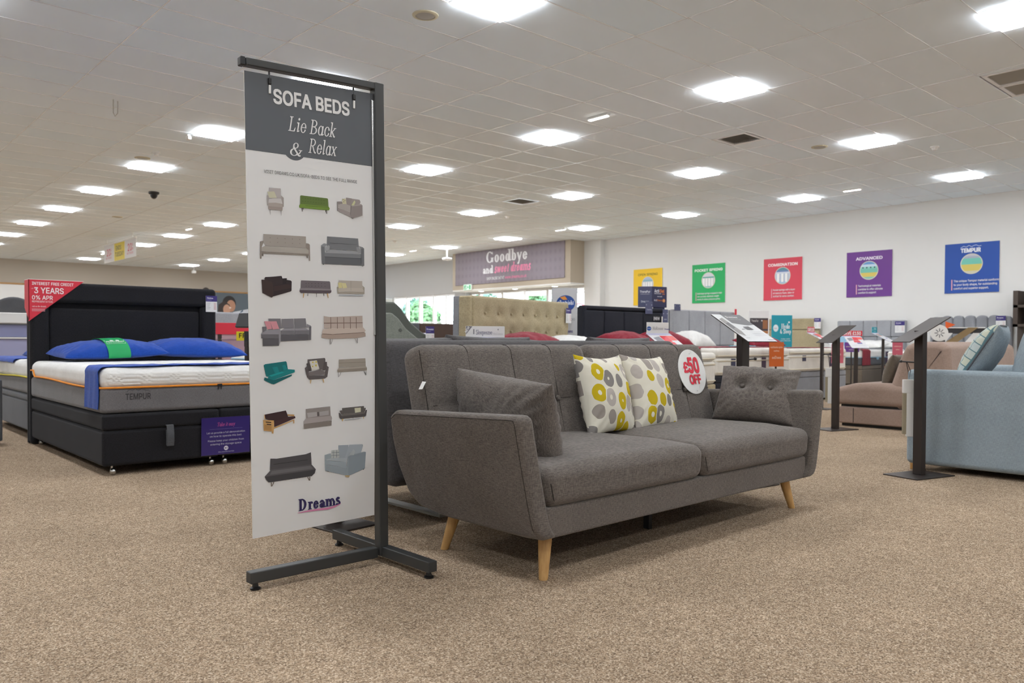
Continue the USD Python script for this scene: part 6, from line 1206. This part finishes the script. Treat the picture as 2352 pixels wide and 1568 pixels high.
h = thing("headboard", "grey side-on headboard edge just behind the beige buttoned one", "headboard", M=B @ mat4((.07, .20, 0))); obj("panel", rbox(1.2, .07, 1.30, .015, 3, c=(.6, .05, .65)), "slate_cloth", h); obj("edge_strip", rbox(.02, .075, 1.30, .006, 2, c=(-.012, .05, .65)), "grey_cloth", h)
price_tag("white price tag on the beige buttoned headboard's right corner", B @ frame((w - .05, -.02, 1.235), (1, 0, 0), (0, 0, 1)), "Dreams", w=.115, h=.17)
divan("cream divan base before the beige buttoned headboard", B, w, 1.75, "beige_cloth", .09, .34); mattress_plain("cream mattress before the beige buttoned headboard", B, w, 1.75, .43, .32, "cream_cloth", 1.2)
pillow_thing("burgundy pillow showing above the dark sofa, left of centre", B @ mat4((.50, -.32, .83), 0, 6, 0), "burgundy", .74, .46, .24, 51, "burgundy pillows"); pillow_thing("white pillow before the beige buttoned headboard", B @ mat4((1.30, -.30, .82), 0, 4, 0), "white_cloth", .74, .46, .2, 52, "white pillows")
# silentnight roller banner
d = at(1296, 9.4); t = thing("roller_banner", "tall grey roller banner with a blue silentnight logo behind the beige headboard", "banner", M=frame((*d, 0), (.80, -.60, 0), (0, 0, 1)))
obj("panel", deform(rbox(.30, 1.46, .006, .002, 2, (6, 1, 1), c=(0, .75, 0)), lambda v: np.c_[v[:, :2], v[:, 2] + .02 * (1 - (v[:, 0] / .15) ** 2)]), "pale_grey_cloth", t); obj("foot", rbox(.34, .06, .14, .02, 3, c=(0, .03, 0)), "vent_metal", t)
P = Print(.0005); P.rect(-.148, .05, .148, 1.478, "c3c4c8"); P.poly(el(.01, 1.30, .11, .095), "2c4f96"); P.serif("silentnight", .01, 1.285, .05, "e6e9f2", True, width=.19); P.poly(Polygon([(-.06, 1.37), (-.02, 1.34), (.03, 1.345), (.0, 1.385)]), "e0913a"); P.serif("HARMONY", .02, 1.10, .042, "8b8c95", width=.2); P.serif("Dreams", .045, .96, .036, "57508a", True, width=.1); P.text("LOWEST EVER", .03, .83, .022, "7d7e88", True, width=.17); P.text("PRICE HARMONY", .03, .78, .018, "8d8e98", width=.14)
P.mesh("printed_face", t, frame((0, 0, .026), (1, 0, 0), (0, 1, 0)))
# sage wing headboard left of it
B = mat4((4.15, 7.9, 0), 0); out = Polygon([(0, .2), (1.6, .2), (1.6, .92), (1.50, .96), (1.33, 1.08), (1.18, 1.26), (1.10, 1.31), (.5, 1.31), (.42, 1.26), (.27, 1.08), (.1, .96), (0, .92)]); inn = Polygon([(.1, .25), (1.5, .25), (1.5, .86), (1.40, .89), (1.24, 1.0), (1.13, 1.12), (1.04, 1.18), (.56, 1.18), (.47, 1.12), (.36, 1.0), (.2, .89), (.1, .86)])
h = thing("headboard", "sage grey shaped headboard with a stepped outline behind the charcoal sofa", "headboard", M=B)
obj("padded_border", slab(out.difference(Polygon()), .12, .03, 4, 200), "sage_dark", h, M=frame((0, .06, 0), (1, 0, 0), (0, 0, 1))); obj("inner_panel", slab(inn, .06, .025, 4, 160), "sage_cloth", h, M=frame((0, -.01, 0), (1, 0, 0), (0, 0, 1)))
for x in (.45, .8, 1.15):
    b = trimesh.creation.icosphere(2, .022); b.apply_scale([1, .5, 1]); b.apply_translation([x, -.042, .98]); obj("button", b, "sage_dark", h)
for x in (.2, 1.4): obj("leg", bx(x - .03, .03, 0, x + .03, .07, .22), "black_plastic", h, smooth=False)
price_tag("white price tag on the sage grey shaped headboard", B @ frame((1.585, -.03, 1.03), (1, 0, 0), (0, 0, 1)), "Dreams", w=.125, h=.235)
# brown headboard beyond
h = thing("headboard", "plain brown headboard below the left windows", "headboard", M=mat4((8.55, 12.05, 0), 0)); obj("panel", rbox(1.22, .09, 1.17, .02, 3, c=(.61, .045, .585)), "brown_cloth", h); obj("edge", rbox(.20, .10, 1.17, .02, 3, c=(-.1, .045, .585)), "slate_cloth", h)
price_tag("white price tag on the plain brown headboard", frame((9.72, 12.03, 1.09), (1, 0, 0), (0, 0, 1)), "Dreams", w=.16, h=.26)
t = thing("perspex_stand", "lilac clear leaflet stand before the brown headboard", "leaflet stand", (*at(966, 11.5), 0), 55); plain("lilac_card", "a9a0bd", 0.4); obj("post", bx(-.015, -.015, 0, .015, .015, .9), "stand_metal", t, smooth=False); obj("foot", bx(-.12, -.12, 0, .12, .12, .01), "stand_metal", t, smooth=False); obj("tray", rbox(.26, .30, .02, .004, 2), "lilac_card", t, M=mat4((0, 0, .91), 0, 0, -22))
t = thing("wall_cabinet", "white wall mounted unit at the left end of the windows", "cabinet", M=frame((XW - .0, 27.1, 2.17), (0, -1, 0), (0, 0, 1))); obj("body", rbox(1.5, .42, .4, .01, 2, c=(0, .05, .2)), "white_plastic", t); obj("top_edge", rbox(1.54, .03, .44, .005, 2, c=(0, .27, .21)), "upvc", t); obj("end_panel", rbox(.04, .42, .42, .005, 2, c=(.78, .05, .21)), "vent_metal", t)
# dark end of a bed frame and pine edge by the pillar
t = thing("bed_frame_end", "narrow pine and black bed frame end beside the grey pillar", "bed frame", (*at(1072, 14.5), 0), 0); obj("pine_board", rbox(.09, .04, 1.02, .006, 2, c=(-.03, 0, .51)), "pine", t); obj("black_post", rbox(.12, .06, 1.06, .008, 2, c=(.10, 0, .53)), "black_plastic", t)
# ---- behind the tall black headboard, at left
h = thing("headboard", "dark grey headboard with two rounded tops on the far left", "headboard", M=mat4((3.30, 17.0, 0), 0))
for i in range(3):
    q = rbox(.545, .10, 1.62, .06, 4, (6, 1, 6), c=(.28 + .56 * i - .56, 0, .81))
    def sc(v, x=.28 + .56 * i - .56): v = v.copy(); v[:, 2] -= np.where(v[:, 2] > 1.3, .10 * ((v[:, 0] - x) / .28) ** 2, 0); return v
    obj("channel", deform(q, sc), "slate_cloth", h)
t = thing("white_screen", "white and lilac display screen left of the black headboard", "display screen", (2.55, 11.6, 0), 4); plain("lilac_glass", "a3a5c6", 0.3); plain("lilac_glass_dark", "8d90b4", 0.3)
obj("panel", rbox(2.3, .06, .72, .01, 2, c=(0, 0, .50)), "lilac_glass", t); obj("top_box", rbox(2.3, .30, .13, .012, 2, c=(0, .05, 1.115)), "paper_white", t); obj("upper_panel", rbox(2.3, .05, .15, .008, 2, c=(0, 0, .955)), "lilac_glass_dark", t); obj("shelf_strip", rbox(2.3, .09, .02, .004, 2, c=(0, -.02, .868)), "white_plastic", t)
for x in (-1.05, 1.05): obj("foot", rbox(.08, .3, .15, .01, 2, c=(x, 0, .075)), "white_plastic", t)
t = thing("price_stand", "white price stand cut by the left edge of the photo", "price stand", (1.16, 8.95, 0), 100); obj("post", rbox(.03, .05, .86, .003, 2, c=(0, 0, .43)), "stand_metal", t); obj("base_plate", rbox(.26, .26, .008, .003, 2, c=(0, 0, .004)), "stand_metal", t)
T = mat4((0, 0, .93), 0, 0, -52); obj("board", rbox(.36, .30, .012, .003, 2), "slate_cloth", t, M=T); obj("price_sheet", rbox(.35, .29, .003, .001, 1, c=(0, 0, .008)), "paper_white", t, M=T)
# right of the black headboard
h = thing("headboard", "pale grey headboard piece with a ticket behind the black headboard", "headboard", M=mat4((4.20, 10.4, 0), 0)); obj("panel", rbox(1.0, .09, 1.22, .03, 3, c=(.0, 0, .61)), "pale_grey_cloth", h); obj("edge", rbox(.03, .10, 1.22, .01, 2, c=(.515, 0, .61)), "grey_cloth", h)
price_tag("white price tag on the pale grey piece behind the black headboard", frame((4.62, 10.35, 1.13), (1, 0, 0), (0, 0, 1)), "Dreams", w=.2, h=.18)
t = thing("red_header_stand", "red header panel over a clear leaflet rack behind the black headboard", "display rack", (3.98, 8.9, 0), 0); obj("header_panel", rbox(.9, .02, .13, .004, 2, c=(0, 0, .985)), "sign_red", t); obj("leaflet_shelf", rbox(.9, .10, .02, .004, 2, c=(0, -.04, .86)), "acrylic", t); plain("pink_sheet", "c9a6ad", 0.5); obj("back_sheet", rbox(.9, .015, .34, .004, 2, c=(0, .02, .75)), "pink_sheet", t)
for x in (-.4, .4): obj("leg", bx(x - .02, 0, 0, x + .02, .03, .92), "stand_metal", t, smooth=False)
t = thing("tablet_stand", "black tilted tablet on a stand near the banner's left edge", "tablet stand", (*at(568, 8.3), 0), 28); obj("post", rbox(.04, .04, .84, .003, 2, c=(0, 0, .42)), "stand_metal", t); obj("base_plate", rbox(.26, .26, .008, .003, 2, c=(0, 0, .004)), "stand_metal", t); obj("screen", rbox(.03, .24, .16, .006, 2), "black_plastic", t, M=mat4((0, 0, 1.06), 0, 0, 24)); obj("bracket", rbox(.03, .06, .16, .004, 2, c=(0, 0, .87)), "black_plastic", t)
t = thing("yellow_card", "small yellow card with black letters by the banner's left edge", "sign", (*at(566, 8.8), 0), -42); plain("yellow_card_face", "e0cc1c", 0.5); obj("card", rbox(.22, .008, .10, .002, 1, c=(0, 0, .90)), "yellow_card_face", t); obj("stem", bx(-.01, -.004, 0, .01, .004, .85), "stand_metal", t, smooth=False); obj("foot", bx(-.08, -.08, 0, .08, .08, .008), "stand_metal", t, smooth=False)
P = Print(); P.k = 3; P.text("FREE", .0, .88, .05, "2a2a22", True, width=.16); P.mesh("lettering", t, frame((0, -.0045, 0), (1, 0, 0), (0, 0, 1)))
B = mat4((3.55, 8.55, 0), 0)
divan("white divan base right of the black headboard", B, 1.5, 1.9, "grey_cloth", .09, .33); mattress_plain("white mattress with a blue edge between the black bed and the banner", B, 1.5, 1.9, .42, .27, "white_cloth", 1, None, "blue_piping")
pillow_thing("burgundy pillow just right of the blue pillows", B @ mat4((.30, -.55, .80), 0, 28, 0), "burgundy", .6, .42, .18, 61, "burgundy pillows"); pillow_thing("burgundy pillow touching the banner's left edge", B @ mat4((.72, -1.0, .80), 20, 20, 0), "burgundy", .5, .42, .2, 62, "burgundy pillows")
# ---- outside
t = thing("speed_sign", "round white sign with a red ring and the number 5 outside the glass", "road sign", M=frame((24.0, 22.6, 2.1), (.69, -.73, 0), (0, 0, 1)))
obj("disc", lathe([(0, 0), (.3, 0), (.3, .012), (0, .012)], 40), "white_plastic", t); obj("pole", tube([(0, -2.2, -.03), (0, .2, -.03)], .03, 8), "vent_metal", t)
P = Print(.001); P.k = 13; P.disc(0, 0, .295, "cf3f4e"); P.disc(0, 0, .235, "f0f0f0"); P.text("5", 0, -.12, .25, "4b5a6a", True); P.mesh("sign_face", t)
plain("car_paint", "c3d0da", 0.25, 0, 0.6); plain("car_glass", "5b7488", 0.1)
t = thing("car", "pale parked car outside the glass, beside the roller banner", "car", (23.4, 19.6, -.12), 80)
body = Polygon([(-2.1, .3), (-2.15, .75), (-1.9, .92), (-1.1, 1.0), (-.6, 1.42), (.75, 1.46), (1.5, 1.02), (2.1, .9), (2.2, .55), (2.15, .3)]).buffer(-.04).buffer(.04)
obj("body", slab(body, 1.7, .12, 4, 160), "car_paint", t, M=frame((0, 0, 0), (1, 0, 0), (0, 0, 1)))
win = Polygon([(-.95, 1.0), (-.52, 1.36), (.68, 1.39), (1.3, 1.03)])
for s in (-1, 1): obj("window", extrude(win, .01), "car_glass", t, M=frame((0, s * .846 + .005, 0), (1, 0, 0), (0, 0, 1)), smooth=False)
for x in (-1.35, 1.35):
    for s in (-1, 1):
        wm = lathe([(0, -.1), (.28, -.1), (.31, -.06), (.31, .06), (.28, .1), (0, .1)], 28); wm.apply_transform(trimesh.transformations.rotation_matrix(math.pi / 2, [1, 0, 0])); wm.apply_translation([x, s * .76, .31]); obj("wheel", wm, "black_plastic", t)
